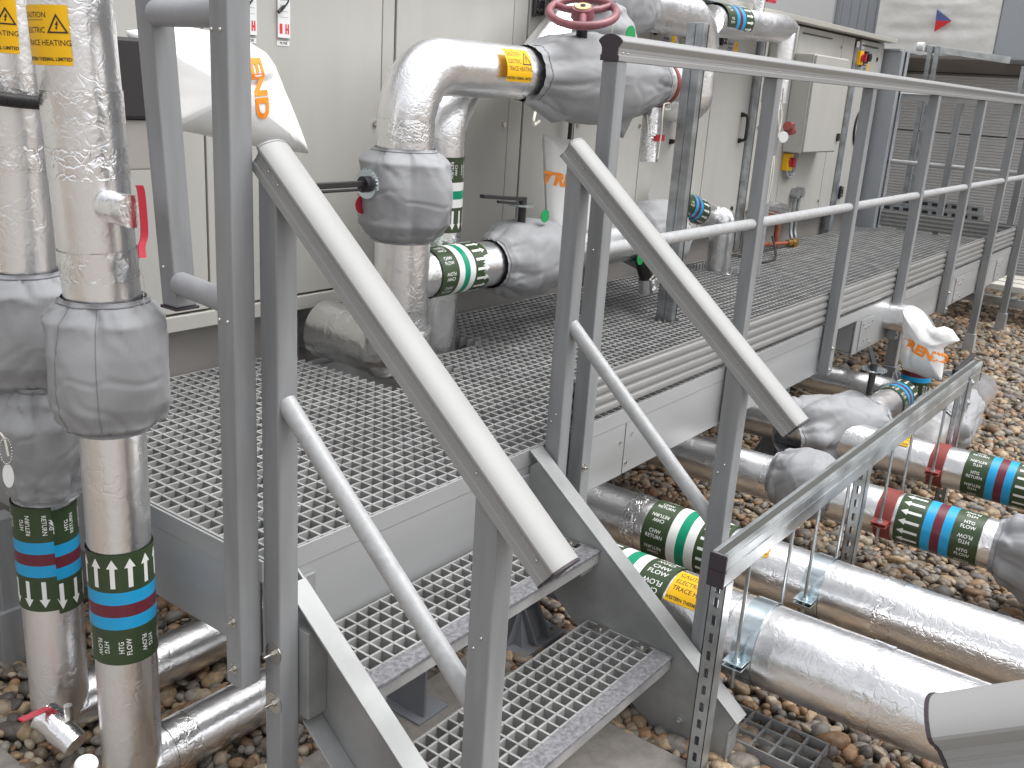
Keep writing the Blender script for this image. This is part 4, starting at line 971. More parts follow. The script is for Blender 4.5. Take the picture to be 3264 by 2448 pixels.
for dx in (-.008, .008): tube(mb, catmull([(5.33+dx,2.22,.70),(5.31+dx*2,2.21,.58),(5.30+dx,2.21,.44)]), .0035, 6)
mb.obj('tie_cord', M['cord'], gp)
mb = MB(); q = at(1706, 278, 1, 2.2); mb.cyl(q+Vector((-.04,0,.015)), q+Vector((.05,0,-.015)), .026, 16, r1=.02); mb.cyl(q+Vector((-.01,0,.03)), q+Vector((0,0,-.03)), .028, 14); mb.obj('red_plug', M['clampred'], gp, bevel=.004)
mb = MB(); q = at(1692, 296, 1, 2.17); mb.cyl(q, q+Vector((-.002,-.003,0)), .030, 30); mb.obj('white_disc', M['white'], gp)
pl = pipe_thing('insulated_pipe', 'low foil pipe with heating band bending down through the platform by the unit', [(4.80,2.62,.47), (5.44,2.60,.30), (5.45,2.53,.30), (5.45,2.53,-.1)], [.02,.02,.05], .072, None, 81., crink=.004)
band(pl, (5.00,2.613,.417), (.966,-.03,-.256), (-.2,-.5,.85), .0728, 'HTG', ('HTG','FLOW'), 1, total=.27, rep=.06, th=.0115)
# twin galvanised strut upright standing on the deck
su = thing('strut_upright', 'tall galvanised double channel upright standing on the platform', 'upright', (3.97,2.07,0))
mb = MB(); mb.box((3.955,2.031,.0), (3.992,2.072,1.29)); mb.box((3.955,2.0735,.0), (3.992,2.114,1.29)); mb.obj('channel', M['galv'], su, bevel=.003)
mb = MB(); 
for y in (2.036, 2.0795): 
    mb.box((3.9535,y,.0), (3.9549,y+.008,1.288)); mb.box((3.9535,y+.022,.0), (3.9549,y+.030,1.288))
mb.obj('channel_lips', M['galv'], su, bevel=.0006)
mb = MB(); mb.box((3.9925,2.033,.004), (4.004,2.046,1.285)); mb.obj('edge_strip', M['black'], su)
# ================================================================== AIR HANDLING UNIT
YU = 2.75
ah = thing('air_handling_unit', 'long cream panelled air handling unit behind the platform', 'air handling unit', (4.5, YU, .145))
mb = MB(); mb.box((-.6, YU+.012, .20), (8.58, 5.2, 1.49)); mb.obj('casing', M['seal'], ah)
mb = MB(); mb.box((-.6, YU-.012, .148), (8.60, YU+.30, .1985)); mb.obj('base_rail', M['cream'], ah, bevel=.002)
mb = MB(); mb.box((-.6, YU+.06, ZG), (8.56, 5.0, .1475)); mb.obj('plinth', M['plinth'], ah)
for x in (1.2, 2.42, 4.42, 6.5, 7.9):
    mb = MB(); mb.box((x, YU-.008, -.02), (x+.05, YU+.0595, .1475)); mb.obj('support_bracket', M['galv'], ah, bevel=.002)
def panel(x0, x1, z0=.205, z1=1.485, nm='panel', y=YU, mt='cream'):
    mb = MB(); mb.box((x0+.0015, y, z0+.0015), (x1-.0015, y+.03, z1-.0015)); return mb.obj(nm, M[mt], ah, bevel=.0025)
def screws(o, pts, y=YU):
    for (x, z) in pts:
        mb = MB(); mb.cyl((x, y-.0005, z), (x, y-.007, z), .011, 16); mb.obj('screw', M['steel'], o, bevel=.002)
edges = [(-.6,.92,'p'),(.92,1.98,'p'),(1.985,2.775,'p'),(2.78,2.845,'t'),(2.85,3.575,'p'),(3.58,3.68,'t'),(3.685,4.10,'d'),(4.105,4.76,'p'),(4.765,5.19,'d'),(5.195,5.545,'p'),(5.55,6.095,'d'),(6.235,6.74,'p'),(6.745,7.60,'p'),(7.605,7.86,'p'),(7.995,8.50,'d'),(8.505,8.58,'t')]
doors = []
for a, b_, k in edges:
    o = panel(a, b_, nm={'p': 'panel', 't': 'trim', 'd': 'door'}[k], y=YU if k != 't' else YU+.004)
    if k == 'p' and b_-a > .5: screws(o, [(a+.03, .27), (b_-.03, .27), (b_-.03, .82), (b_-.03, 1.40)])
    if k == 'p' and b_-a > .5: screws(o, [(a+.03, .82)])
    if k == 'd': doors.append((o, a, b_))
for o, a, b_ in doors:
    hx = a+.055
    for z in (.315, 1.335):
        mb = MB(); mb.box((hx-.035, YU-.016, z-.042), (hx+.035, YU-.0005, z+.042)); mb.cyl((hx-.038, YU-.014, z-.052), (hx-.038, YU-.014, z+.052), .009, 12); h = mb.obj('hinge', M['black'], o, bevel=.003)
        mb = MB()
        for dx in (-.015, .018):
            for dz in (-.024, .024): mb.cyl((hx+dx, YU-.0163, z+dz), (hx+dx, YU-.020, z+dz), .008, 12)
        mb.obj('hinge_screw', M['steel'], h)
    if a < 7.9:
        x = b_-.095
        mb = MB(); z0, z1 = .735, .895; tube(mb, catmull([(x, YU-.001, z0), (x, YU-.035, z0+.006), (x, YU-.045, z0+.03), (x, YU-.045, z1-.03), (x, YU-.035, z1-.006), (x, YU-.001, z1)], 5), .0105, 10)
        mb.box((x-.016, YU-.012, z0-.014), (x+.016, YU-.0008, z0+.014)); mb.box((x-.016, YU-.012, z1-.014), (x+.016, YU-.0008, z1+.014)); mb.obj('handle', M['black'], o)
    for z in (.30, 1.36):
        mb = MB(); mb.cyl((b_-.075, YU-.0005, z), (b_-.075, YU-.006, z), .017, 18); mb.obj('lock', M['black'], o, bevel=.002)
    # section access sign
    sx = a+.20
    fn = flatfn((sx, YU-.0012, 1.285), (1,0,0), (0,0,1)); mb = MB(); mb.fixn = False
    put_rect(mb, fn, -.075, -.038, .075, .038, 0); put_rect(mb, fn, .018, -.030, .066, .034, 1, lift=.0004)
    put_text(mb, 'Section', fn, -.068, .018, .019, 0, 2, .02, lift=.0004, align='l', sx=.8); put_text(mb, 'Access', fn, -.068, -.006, .019, 0, 2, .02, lift=.0004, align='l', sx=.8)
    put_rect(mb, fn, -.070, -.034, -.02, -.020, 3, lift=.0004); put_text(mb, '!', fn, .042, .003, .028, 0, 2, .02, lift=.0008)
    mb.obj('access_sign', [M['signgrey'], M['yellow'], M['ink'], M['bluesign']], o)
    mb = MB(); mb.fixn = False; fn = flatfn((sx, YU-.0012, 1.355), (1,0,0), (0,0,1)); put_rect(mb, fn, -.018, -.020, .018, .020, 0); put_rect(mb, fn, -.010, -.006, .012, .004, 1, lift=.0004); mb.obj('key_symbol', [M['signgrey'], M['ink']], o)
# round porthole
o, a, b_ = doors[-1]
mb = MB(); tube(mb, [(8.22+.085*math.cos(t), YU-.006, .82+.125*math.sin(t)) for t in [2*PI*i/40 for i in range(41)]], .011, 8, caps=False); mb.obj('porthole_rim', M['black'], o)
mb = MB(); mb.add([(8.22+.082*math.cos(2*PI*i/40), YU-.003, .82+.122*math.sin(2*PI*i/40)) for i in range(40)], [tuple(range(40))]); mb.obj('porthole_glass', M['glass'], o)
# recessed strut posts between the sections
for x0 in (6.10, 7.865):
    mb = MB(); mb.box((x0, YU-.020, .02), (x0+.045, YU+.02, 1.42)); mb.box((x0+.0465, YU-.010, .02), (x0+.10, YU+.02, 1.42)); mb.obj('channel', M['galv'], ah, bevel=.002)
    mb = MB(); mb.box((x0+.1015, YU-.004, .02), (x0+.125, YU+.02, 1.45)); mb.obj('gasket_strip', M['seal'] if x0 < 7 else M['bluesign'], ah)
# roof lip
mb = MB(); mb.add([(-.6,YU-.075,1.497),(8.64,YU-.075,1.497),(8.64,YU-.075,1.530),(-.6,YU-.075,1.530),(-.6,5.3,1.497),(8.64,5.3,1.497),(8.64,5.3,1.60),(-.6,5.3,1.60)], [(0,1,2,3),(7,6,5,4),(0,4,5,1),(3,2,6,7),(0,3,7,4),(1,5,6,2)])
mb.obj('roof', M['creamd'], ah, bevel=.003)
# drip rails over the doors
for a_, b__ in ((4.80,5.15),(6.80,7.35),(8.02,8.40)):
    mb = MB(); mb.box((a_, YU-.010, 1.440), (b__, YU-.0005, 1.448)); mb.obj('drip_rail', M['seal'], ah)
# control box and things fixed to the unit
cb = thing('control_box', 'shallow cream control cabinet mounted proud of the unit face', 'cabinet', (7.1, YU-.1, .98))
mb = MB(); mb.box((6.72, YU-.135, .655), (7.40, YU-.001, 1.31)); b0 = mb.obj('cabinet', M['cream'], cb, bevel=.008)
mb = MB(); mb.box((6.715, YU-.139, .65), (6.722, YU-.136, 1.315)); mb.box((6.735, YU-.152, .665), (7.39, YU-.1365, 1.30)); mb.obj('door', M['cream'], cb, bevel=.005)
mb = MB(); mb.box((7.335, YU-.168, .735), (7.375, YU-.1525, .79)); mb.obj('latch', M['black'], cb, bevel=.003)
mb = MB(); mb.box((6.80, YU-.1545, 1.205), (6.88, YU-.1525, 1.245)); mb.obj('name_plate', M['signgrey'], cb)
for x, z in ((7.50, .92),):
    mb = MB(); mb.fixn = False; fn = flatfn((x, YU-.0014, 1.06), (1,0,0), (0,0,1)); put_rect(mb, fn, -.05, -.10, .05, .10, 0)
    for k in range(3): put_rect(mb, fn, -.035, .06-k*.05, .030-k*.01, .066-k*.05, 1, lift=.0004)
    mb.obj('notice', [M['white'], M['signgrey']], ah)
def isolator(label, x, z, s=.035):
    t = thing('isolator_switch', label, 'switch', (x, YU, z))
    mb = MB(); mb.box((x-s, YU-.045, z-s*1.3), (x+s, YU-.001, z+s*1.3)); mb.obj('housing', M['yellow'], t, bevel=.004)
    mb = MB(); mb.cyl((x, YU-.0455, z), (x, YU-.060, z), s*.72, 24); mb.box((x-s*.2, YU-.082, z-s*.75), (x+s*.2, YU-.0605, z+s*.75)); mb.obj('knob', M['red'], t, bevel=.003); return t
isolator('yellow and red isolator switch under the control cabinet', 6.80, .585, .045)
isolator('yellow and red isolator switch high near the far end of the unit', 7.93, 1.345, .040)
o = MB(); o.box((8.02, YU-.05, 1.31), (8.075, YU-.001, 1.40)); o.cyl((8.048, YU-.0505, 1.355), (8.048, YU-.075, 1.355), .03, 18); o = o.obj('isolator_switch', M['black'], loc=(8.05, YU, 1.35), bevel=.004); setlab(o, 'black rotary switch beside the high isolator near the far end', 'switch')
for k, x in enumerate((7.93, 8.045)):
    o = MB(); o.box((x-.035, YU-.003, 1.415), (x+.03, YU-.001, 1.465)); o = o.obj('label_plate', M['white'], ah)
# junction box
o = MB(); o.box((6.46, YU-.075, 1.29), (6.56, YU-.001, 1.47)); o = o.obj('junction_box', M['cream'], loc=(6.5, YU, 1.38), bevel=.006); setlab(o, 'narrow cream junction box below the unit roof beside the mitred pipe', 'junction box')
# cable loop from the lower isolator
o = MB(); tube(o, catmull([(6.80,YU-.03,.525),(6.80,YU-.03,.50),(6.86,YU-.03,.475),(6.93,YU-.03,.50),(6.95,YU-.03,.56),(6.95,YU-.03,.655)]), .010, 8); tube(o, catmull([(6.83,YU-.03,.525),(6.85,YU-.03,.50),(6.90,YU-.03,.50),(6.915,YU-.03,.56),(6.915,YU-.03,.655)]), .008, 8)
o = o.obj('cable', M['signgrey'], loc=(6.87, YU, .5)); setlab(o, 'grey cable looping from the lower isolator into the cabinet', 'cable')
# conduits dropping down the face
ct = thing('conduit', 'pair of galvanised conduits dropping from a round box to the platform', 'conduit', (7.05, YU-.04, .2))
mb = MB(); mb.cyl((7.02,YU-.002,.355), (7.02,YU-.055,.355), .038, 22); mb.cyl((7.10,YU-.002,.360), (7.10,YU-.055,.360), .038, 22); mb.obj('round_box', M['galv'], ct, bevel=.003)
mb = MB(); 
for x in (7.02, 7.10): tube(mb, catmull([(x,YU-.03,.33),(x,YU-.03,.10),(x-.01,YU-.05,.03),(x-.01,YU-.05,-.05)]), .013, 12)
mb.obj('tube', M['galv'], ct)
# copper drain, brass valve and small lagged pipe
cu = thing('copper_drain', 'rust coloured copper pipe with a brass fitting at the rear platform edge', 'pipe', (6.6, 2.66, .1))
mb = MB(); tube(mb, [(6.18,2.66,.275),(6.62,2.66,.215)], .020, 14); tube(mb, [(6.62,2.66,.215),(6.62,2.66,.01)], .020, 14); tube(mb, catmull([(6.25,2.64,.06),(6.40,2.63,.05),(6.62,2.63,.035),(6.78,2.62,.03)]), .014, 12); mb.obj('copper_tube', M['copper'], cu)
mb = MB(); mb.cyl((6.74,2.62,.030),(6.86,2.60,.030), .024, 12); mb.cyl((6.84,2.60,.055),(6.84,2.60,-.02), .022, 12); mb.cyl((6.79,2.61,.03),(6.80,2.608,.03), .032, 6, sm=False); mb.obj('brass_elbow', M['brass'], cu, bevel=.002)
mb = MB(); pipe_mesh(mb, [Vector((6.15,2.655,.335)), Vector((6.66,2.655,.275))], .034, seg=22, seed=90, crink=.006); mb.obj('foil_jacket', M['foil2'], cu)
tr = thing('drain_trap', 'small grey trap bucket with a black hose at the foot of the unit', 'trap', (6.1, 2.6, 0))
mb = MB(); mb.cyl((6.05,2.60,.02),(6.05,2.60,.215), .055, 28, r1=.060); mb.obj('bucket', M['tubegrey'], tr, bevel=.004)
mb = MB(); tube(mb, catmull([(5.80,2.50,.03),(5.92,2.44,.005),(6.1,2.44,.01),(6.28,2.52,.05),(6.45,2.62,.10)]), .008, 8); mb.obj('hose', M['black'], tr)
mb = MB(); mb.cyl((5.86,2.50,.03),(5.95,2.52,.055), .016, 12); mb.obj('yellow_collar', M['yellow'], tr)
# manometer plates on the left panel
for i, (x, lab) in enumerate(((2.305, 'clear gauge plate with red marks on the cream panel, right one of two'), (2.165, 'clear gauge plate with red marks half hidden by the corner post, left one of two'))):
    t = thing('pressure_gauge', lab, 'gauge', (x, YU, 1.17), 'gauge plates on the cream panel')
    mb = MB(); mb.box((x-.028, YU-.008, 1.095), (x+.024, YU-.001, 1.25)); mb.obj('plate', M['white'], t, bevel=.001)
    mb = MB(); mb.fixn = False; fn = flatfn((x-.002, YU-.0085, 1.17), (1,0,0), (0,0,1))
    put_rect(mb, fn, -.020, -.062, -.008, -.030, 1); put_rect(mb, fn, .004, -.062, .010, -.030, 1); put_rect(mb, fn, .014, -.062, .020, -.030, 1); put_rect(mb, fn, .004, -.050, .020, -.044, 1, lift=.0003)
    for k in range(5): put_rect(mb, fn, -.018, .062-k*.018, .018, .0635-k*.018, 0)
    mb.obj('scale', [M['signgrey'], M['redprint']], t)
    mb = MB(); tube(mb, catmull([(x-.012, YU-.02, 1.30),(x-.0, YU-.03, 1.22),(x-.022, YU-.02, 1.185)]), .003, 6); tube(mb, [(x-.03, YU-.012, 1.175),(x-.005, YU-.012, 1.195)], .006, 8); mb.obj('tubing', M['black'], t)
    mb = MB(); mb.fixn = False; fn = flatfn((x, YU-.0014, 1.078), (1,0,0), (0,0,1)); put_rect(mb, fn, -.028, -.008, .026, .008, 0); put_text(mb, 'FILTER', fn, 0, 0, .008, 0, 1, .02, lift=.0004); mb.obj('caption_strip', [M['white'], M['ink']], t)

# ================================================================== BACKGROUND
XW = 11.0
wl = thing('building_wall', 'finely ribbed grey plant room wall across the end of the platform', 'wall', (XW, 1.5, ZG))
mb = MB(); mb.fixn = False; z = ZG; prof = []
pitch = .030
while z < 1.35: prof += [(XW, z), (XW-.009, z+.006), (XW-.009, z+.018), (XW, z+.024)]; z += pitch
n = len(prof); mb.add([(x, -2.5, zz) for x, zz in prof] + [(x, 6.5, zz) for x, zz in prof], [(i, i+1, n+i+1, n+i) for i in range(n-1)]); mb.fixn = False
mb.obj('ribbed_cladding', M['wall'], wl)
mb = MB(); mb.box((XW+.01, -2.5, ZG), (XW+.2, 6.5, 4.2)); mb.obj('core', M['walld'], wl)
mb = MB(); mb.box((XW-.013, -2.5, 1.36), (XW+.005, 6.5, 1.372)); mb.box((XW-.013, -2.5, .775), (XW-.0095, 6.5, .785)); mb.obj('joint_strip', M['seal'], wl)
for y in (2.95, 1.95):
    pass
mb = MB(); mb.box((XW-.35, .9, 1.47), (XW+.005, 2.31, 4.2)); mb.obj('flashing', M['greyclad'], wl, bevel=.02)
wb = thing('lagged_duct', 'white crinkled lagged duct with a small blue and red triangle', 'duct', (10.6, 3.1, 1.5))
mb = MB(); mb.fixn = True
# lagged box: front face subdivided with real horizontal wrinkles
def lag_face(mb, P, U, V, nu, nv, N_):
    vs = []
    for j in range(nv+1):
        for i in range(nu+1):
            p = Vector(P) + Vector(U)*(i/nu) + Vector(V)*(j/nv); e = min(1, 5*min(i/nu, 1-i/nu, j/nv, 1-j/nv)+.0)
            h = noise.noise(Vector((p.x*2.2, p.y*2.2, p.z*13))) * .022 + noise.noise(p*7)*.010
            vs.append(p + Vector(N_)*h*e)
    mb.add(vs, [(j*(nu+1)+i, j*(nu+1)+i+1, (j+1)*(nu+1)+i+1, (j+1)*(nu+1)+i) for j in range(nv) for i in range(nu)], 0, True)
X0 = 10.3
lag_face(mb, (X0, 3.42, 1.50), (0, -1.10, 0), (0, 0, 1.2), 60, 70, (-1,0,0))
mb.add([(X0, 3.42, 1.50), (X0, 2.32, 1.50), (XW, 2.32, 1.50), (XW, 3.42, 1.50)], [(0,1,2,3)]); mb.add([(X0, 3.42, 1.50), (XW, 3.42, 1.50), (XW, 3.42, 2.7), (X0, 3.42, 2.7)], [(0,1,2,3)]); mb.add([(X0, 2.32, 1.50), (XW, 2.32, 1.50), (XW, 2.32, 2.7), (X0, 2.32, 2.7)], [(0,1,2,3)])
mb.obj('lagging', M['lagging'], wb)
mb = MB(); mb.box((X0+.06, 2.02, 1.478), (XW-.01, 2.316, 2.7)); mb.obj('grey_side_duct', M['greyclad'], wb, bevel=.01)
A, B, Cc = at(2024, 20, 0, X0-.03), at(2056, 45, 0, X0-.03), at(2018, 69, 0, X0-.03); Mm = A.lerp(Cc, .50)
mb = MB(); mb.fixn = False; mb.add([A, B, Mm], [(0,1,2)], 0); mb.add([Mm, B, Cc], [(0,1,2)], 1); mb.obj('triangle_mark', [M['bluesign'], M['redprint']], wb)
# wall sections above the unit at the back left
ya, yb_, yc_ = at(1905, 30, 0, 10.9).y, at(1808, 30, 0, 10.9).y, at(1600, 20, 0, 10.9).y
gc = MB(); gc.box((10.86, ya-.3, 1.30), (10.985, yb_, 5.0)); 
for k in range(6): gc.box((10.852, ya+.05+k*.09, 1.30), (10.8595, ya+.075+k*.09, 5.0))
gc = gc.obj('wall_panel', M['greyclad'], loc=(10.9, ya, 1.3)); setlab(gc, 'flat grey wall panel rising behind the unit roof', 'wall panel')
gc = MB(); gc.box((10.80, yb_+.004, 1.62), (12.5, yc_+5, 5.0)); gc = gc.obj('plant_casing', M['white'], loc=(10.9, 6, 1.62), bevel=.01); setlab(gc, 'plain white plant casing standing behind the unit roof', 'casing')
# curved grey duct end beside the unit
cdk = thing('duct_bend', 'tall curved grey duct section at the far end of the unit', 'duct', (9.0, 2.95, .0))
mb = MB(); prof = []
for i in range(17):
    a = PI*.5*i/16; prof.append((8.70+.52*math.sin(a), 2.60+.52-.52*math.cos(a)+.0))
vs = [(x, y, ZG) for x, y in prof] + [(x, y, 1.44) for x, y in prof]; n = len(prof)
mb.fixn = False; mb.add(vs, [(i, i+1, n+i+1, n+i) for i in range(n-1)], 0, True); mb.box((8.62, 2.615, ZG), (8.70, 2.90, 1.44)); mb.box((8.60, 2.63, 1.4405), (9.22, 3.15, 1.455)); mb.obj('duct_skin', M['greyclad'], cdk)
# strut frame by the wall
sf_ = thing('duct_stand', 'tall galvanised strut frame carrying the duct in front of the ribbed wall', 'frame', (9.9, 2.7, 0))
for y in (2.72, 2.66): 
    mb = MB(); mb.box((9.75, y-.02, ZG), (9.79, y+.018, 1.55)); mb.obj('upright', M['galv'], sf_, bevel=.002)
for y, z1 in ((1.95, 1.43),):
    mb = MB(); mb.box((10.30, y+.05, ZG), (10.34, y+.09, z1)); mb.obj('upright', M['galv'], sf_, bevel=.002)
mb = MB(); mb.sweep([(9.77, 2.76, 1.53), (10.30, 2.16, 1.475)], [(-.03,-.03),(.03,-.03),(.03,.03),(-.03,.03)]); mb.obj('cross_arm', M['galv'], sf_, bevel=.002)
mb = MB(); mb.cyl((9.74, 2.83, 1.54), (9.74, 2.77, 1.54), .04, 16); mb.obj('pipe_stub', M['white'], sf_)
for v_ in (441, 459):
    A_ = at(1960, v_-1, 0, 9.4); B_ = at(2100, v_+6, 0, 9.4); z = (A_.z+B_.z)/2
    mb = MB(); mb.box((9.4, B_.y-.1, z-.03), (9.44, A_.y+.3, z+.03)); rl = mb.obj('slotted_rail', M['galv'], sf_)
    yy = B_.y-.05
    while yy < A_.y+.25: mb = MB(); mb.box((9.397, yy, z-.014), (9.3995, yy+.05, z+.014)); yy += .085; mb.obj('slot', M['black'], rl)
# pale boards and a strut on the gravel at the right edge
for k, (x, z) in enumerate(((9.0, -.42), (9.24, -.42), (9.48, -.42))):
    o = MB(); o.box((x, -.6, z), (x+.19, 2.3, z+.05)); o = o.obj('board', M['timber'], loc=(x, .4, z), bevel=.004)
    setlab(o, ['pale board nearest the camera in the raised row at the right edge', 'middle pale board of the raised row at the right edge', 'farthest pale board of the raised row at the right edge'][k], 'board', 'raised boards at the right edge')
o = MB(); o.box((8.90, -.6, -.53), (8.96, 2.3, -.46)); o.box((8.91, 1.0, ZG-.01), (8.95, 1.04, -.5305)); o.box((8.91, .1, ZG-.01), (8.95, .14, -.5305)); o = o.obj('strut_rail', M['galv'], loc=(9.23, .4, -.53), bevel=.003); setlab(o, 'low galvanised strut on short legs below the pale boards', 'strut')

# ================================================================== PIPES ON THE RIGHT
G3 = 'foil pipes crossing the gravel under the strut frame'
zc = -.445
def tapes(p, x, ys, z, r):
    for y in ys: tape(p, (x, y, z), (0,1,0), r, .055, y*3)
p1 = pipe_thing('insulated_pipe', 'nearest thick foil pipe with chilled flow band on the gravel right of the steps', [(2.375,2.6,zc), (2.375,-.9,zc)], .1, .116, G3, 101., seg=64, crink=.0028)
band(p1, (2.375,1.105,zc), (0,1,0), (-.70,0,.80), .1165, 'CHW', ('CHW','FLOW'), 1, total=.285, rep=.055, th=.0165)
f3 = wrap((2.375,1.005,zc), (0,-1,0), (-.42,0,.9), .1168); caution(p1, lambda c, s, l: f3(-s, c-.015, l), .155, .115)
tapes(p1, 2.375, (.93, .52, -.1), zc, .1165)
p2 = pipe_thing('insulated_pipe', 'thick foil pipe with chilled return band second from the steps', [(2.855,2.6,zc-.02), (2.855,-.9,zc-.02)], .1, .098, G3, 111., seg=60, crink=.0028)
band(p2, (2.855,1.44,zc-.02), (0,-1,0), (-.70,0,.80), .0985, 'CHW', ('CHW','RETURN'), 1, total=.30, rep=.052, th=.0125)
f4 = wrap((2.855,1.06,zc-.02), (0,-1,0), (-.3,0,.95), .0988); caution(p2, lambda c, s, l: f4(-s, c, l), .12, .10)
tapes(p2, 2.855, (1.5, .62, .1), zc-.02, .0985)
p3 = pipe_thing('insulated_pipe', 'slim foil pipe with heating flow band third from the steps', [(3.56,2.6,zc), (3.56,-.9,zc)], .1, .089, G3, 121., seg=52, crink=.0024)
band(p3, (3.56,.515,zc), (0,1,0), (-.70,0,.80), .0895, 'HTG', ('HTG','FLOW'), 1, total=.285, rep=.05, th=.013)
tapes(p3, 3.56, (1.1, 1.3), zc, .0895)
p4 = pipe_thing('insulated_pipe', 'slim foil pipe with heating return band farthest from the steps', [(4.255,2.6,zc), (4.255,-.9,zc)], .1, .0885, G3, 131., seg=52, crink=.0024)
band(p4, (4.255,.735,zc), (0,-1,0), (-.70,0,.80), .089, 'HTG', ('HTG','RETURN'), 1, total=.285, rep=.05, th=.012)
f5 = wrap((4.255,1.02,zc), (0,-1,0), (-.3,0,.95), .0892); caution(p4, lambda c, s, l: f5(-s, c, l), .10, .09)
cover('grey cloth cover on the slim flow pipe at the right picture edge', (3.56,.475,zc), (3.56,-.10,zc), [(0,.092),(.07,.118),(.28,.165),(.6,.18),(.9,.13),(1,.095)], seed=41., folds=8, sq=2.2, amp=1.25)
cover('dome shaped grey cloth cover on the slim flow pipe behind the strut beam', (3.56,1.30,zc+.02), (3.56,1.04,zc+.02), [(0,.09),(.12,.11),(.4,.13),(.65,.13),(.9,.11),(1,.092)], seed=43., folds=5, sq=2.6, amp=1.0)
# cross connections with lever valves
x1 = pipe_thing('insulated_pipe', 'short foil branch pipe running from the farthest slim pipe under the platform', [(4.255,1.27,zc+.02), (5.10,1.27,zc+.02), (5.10,2.6,zc+.02)], .12, .080, None, 141., crink=.005)
band(x1, (4.90,1.27,zc+.02), (1,0,0), (-.2,-.5,.85), .0805, 'HTG', ('HTG','FLOW'), -1, total=.24, rep=.05)
cover('grey cloth cover at the junction of the farthest slim pipe below the lever', (4.08,1.46,zc+.0), (4.60,1.22,zc+.02), [(0,.09),(.15,.14),(.45,.165),(.75,.15),(1,.085)], seed=47., folds=7, sq=2.6, amp=2.0)
lever_valve('grey lever valve with yellow tape on the junction cover beside the platform', (4.56,1.27,-.18), (.8,.35,.0), .24, .055, False, .12)
x2 = pipe_thing('insulated_pipe', 'bright foil branch pipe leaving the farthest slim pipe towards the right bag', [(4.255,.99,zc+.02), (5.15,.99,zc+.02), (5.60,.99,zc+.02)], .05, .088, None, 151., crink=.005)
cover('small grey cloth cover on the bright branch pipe under the right printed bag', (4.72,.99,zc+.02), (5.20,.99,zc+.02), [(0,.09),(.12,.12),(.4,.14),(.7,.13),(1,.09)], seed=53., folds=6, sq=2.6, amp=1.8)
lever_valve('grey lever valve under the right printed bag', (4.98,1.00,-.23), (.95,-.1,.12), .22, .055, False, .10)
x3 = pipe_thing('insulated_pipe', 'vertical foil pipe with heating band rising behind the right printed bag', [(5.5,1.30,-.68), (5.5,1.30,-.10), (5.5,2.6,-.10)], .12, .075, None, 155., crink=.005)
band(x3, (5.5,1.30,-.50), (0,0,1), (-.9,-.3,0), .0755, 'HTG', ('HTG','FLOW'), 1, total=.24, rep=.05)
bg3 = thing('actuator_bag', 'white bag printed in orange sagging over an actuator on the gravel at right', 'bag', (5.25,1.1,-.1), 'white printed bags over actuators')
XB = 5.2
out = plane_out([(1950,670),(1975,682),(2000,697),(2022,708),(2040,705),(2058,712),(2074,736),(2050,744),(2038,752),(2040,780),(2034,822),(2000,816),(1975,806),(1950,798),(1944,770),(1950,730),(1950,700)], 0, XB, 1, 2)
fb = lambda u, v, d: Vector((XB+d, u, v))
bo, sf = pouch('vinyl_bag', bg3, out, XB, .065, M['vinyl'], fn=fb, seed=7., wr=.02)
mb = MB(); mb.fixn = False; A = at(1948, 737, 0, XB-.05); B = at(2032, 778, 0, XB-.05)
d2 = Vector((B.y-A.y, B.z-A.z)); L = d2.length; d2.normalize(); n2 = Vector((d2.y, -d2.x)); n2 = n2 if n2.y > 0 else -n2
put_text(mb, 'TREND', lambda s, t, l: sf(A.y+d2.x*s+n2.x*t, A.z+d2.y*s+n2.y*t, l), L*.52, 0, .047, 0, 0, .05, sx=1.2); mb.obj('print', M['orange'], bg3)

# ================================================================== STRUT FRAME OVER THE PIPES
fr = thing('pipe_rack', 'galvanised strut frame on slotted legs hanging the four foil pipes', 'frame', (3.3, .85, ZG))
BY = .842
# two channels welded back to back
for z0, z1 in ((-.0885, -.047), (-.1315, -.0895)):
    mb = MB(); mb.box((2.024, BY-.0205, z0), (4.60, BY+.0205, z1)); b = mb.obj('channel_beam', M['galv'], fr, bevel=.0028)
    mb = MB(); zz = z1+.0008 if z1 > -.06 else None
    if zz:
        mb.box((2.03, BY-.0205, z1), (4.598, BY-.010, z1+.0018)); mb.box((2.03, BY+.010, z1), (4.598, BY+.0205, z1+.0018)); mb.obj('channel_lips', M['galv'], b, bevel=.0006)
        mb = MB(); mb.box((2.03, BY-.0098, z1), (4.598, BY+.0098, z1+.0006)); mb.obj('channel_slot', M['seal'], b)
mb = MB(); mb.box((2.026, BY-.0228, -.0935), (4.598, BY-.0207, -.0855)); mb.box((2.026, BY-.0222, -.060), (4.598, BY-.0207, -.055)); mb.obj('weld_seam', M['galv'], fr)
for x in (2.0235, 4.6005):
    mb = MB(); s = -1 if x < 3 else 1
    mb.box((min(x, x+s*.006), BY-.0225, -.0885), (max(x, x+s*.006), BY+.0225, -.045)); mb.box((min(x, x+s*.006), BY-.0225, -.1335), (max(x, x+s*.006), BY+.0225, -.0895)); mb.obj('end_cap', M['rubber'], fr, bevel=.0015)
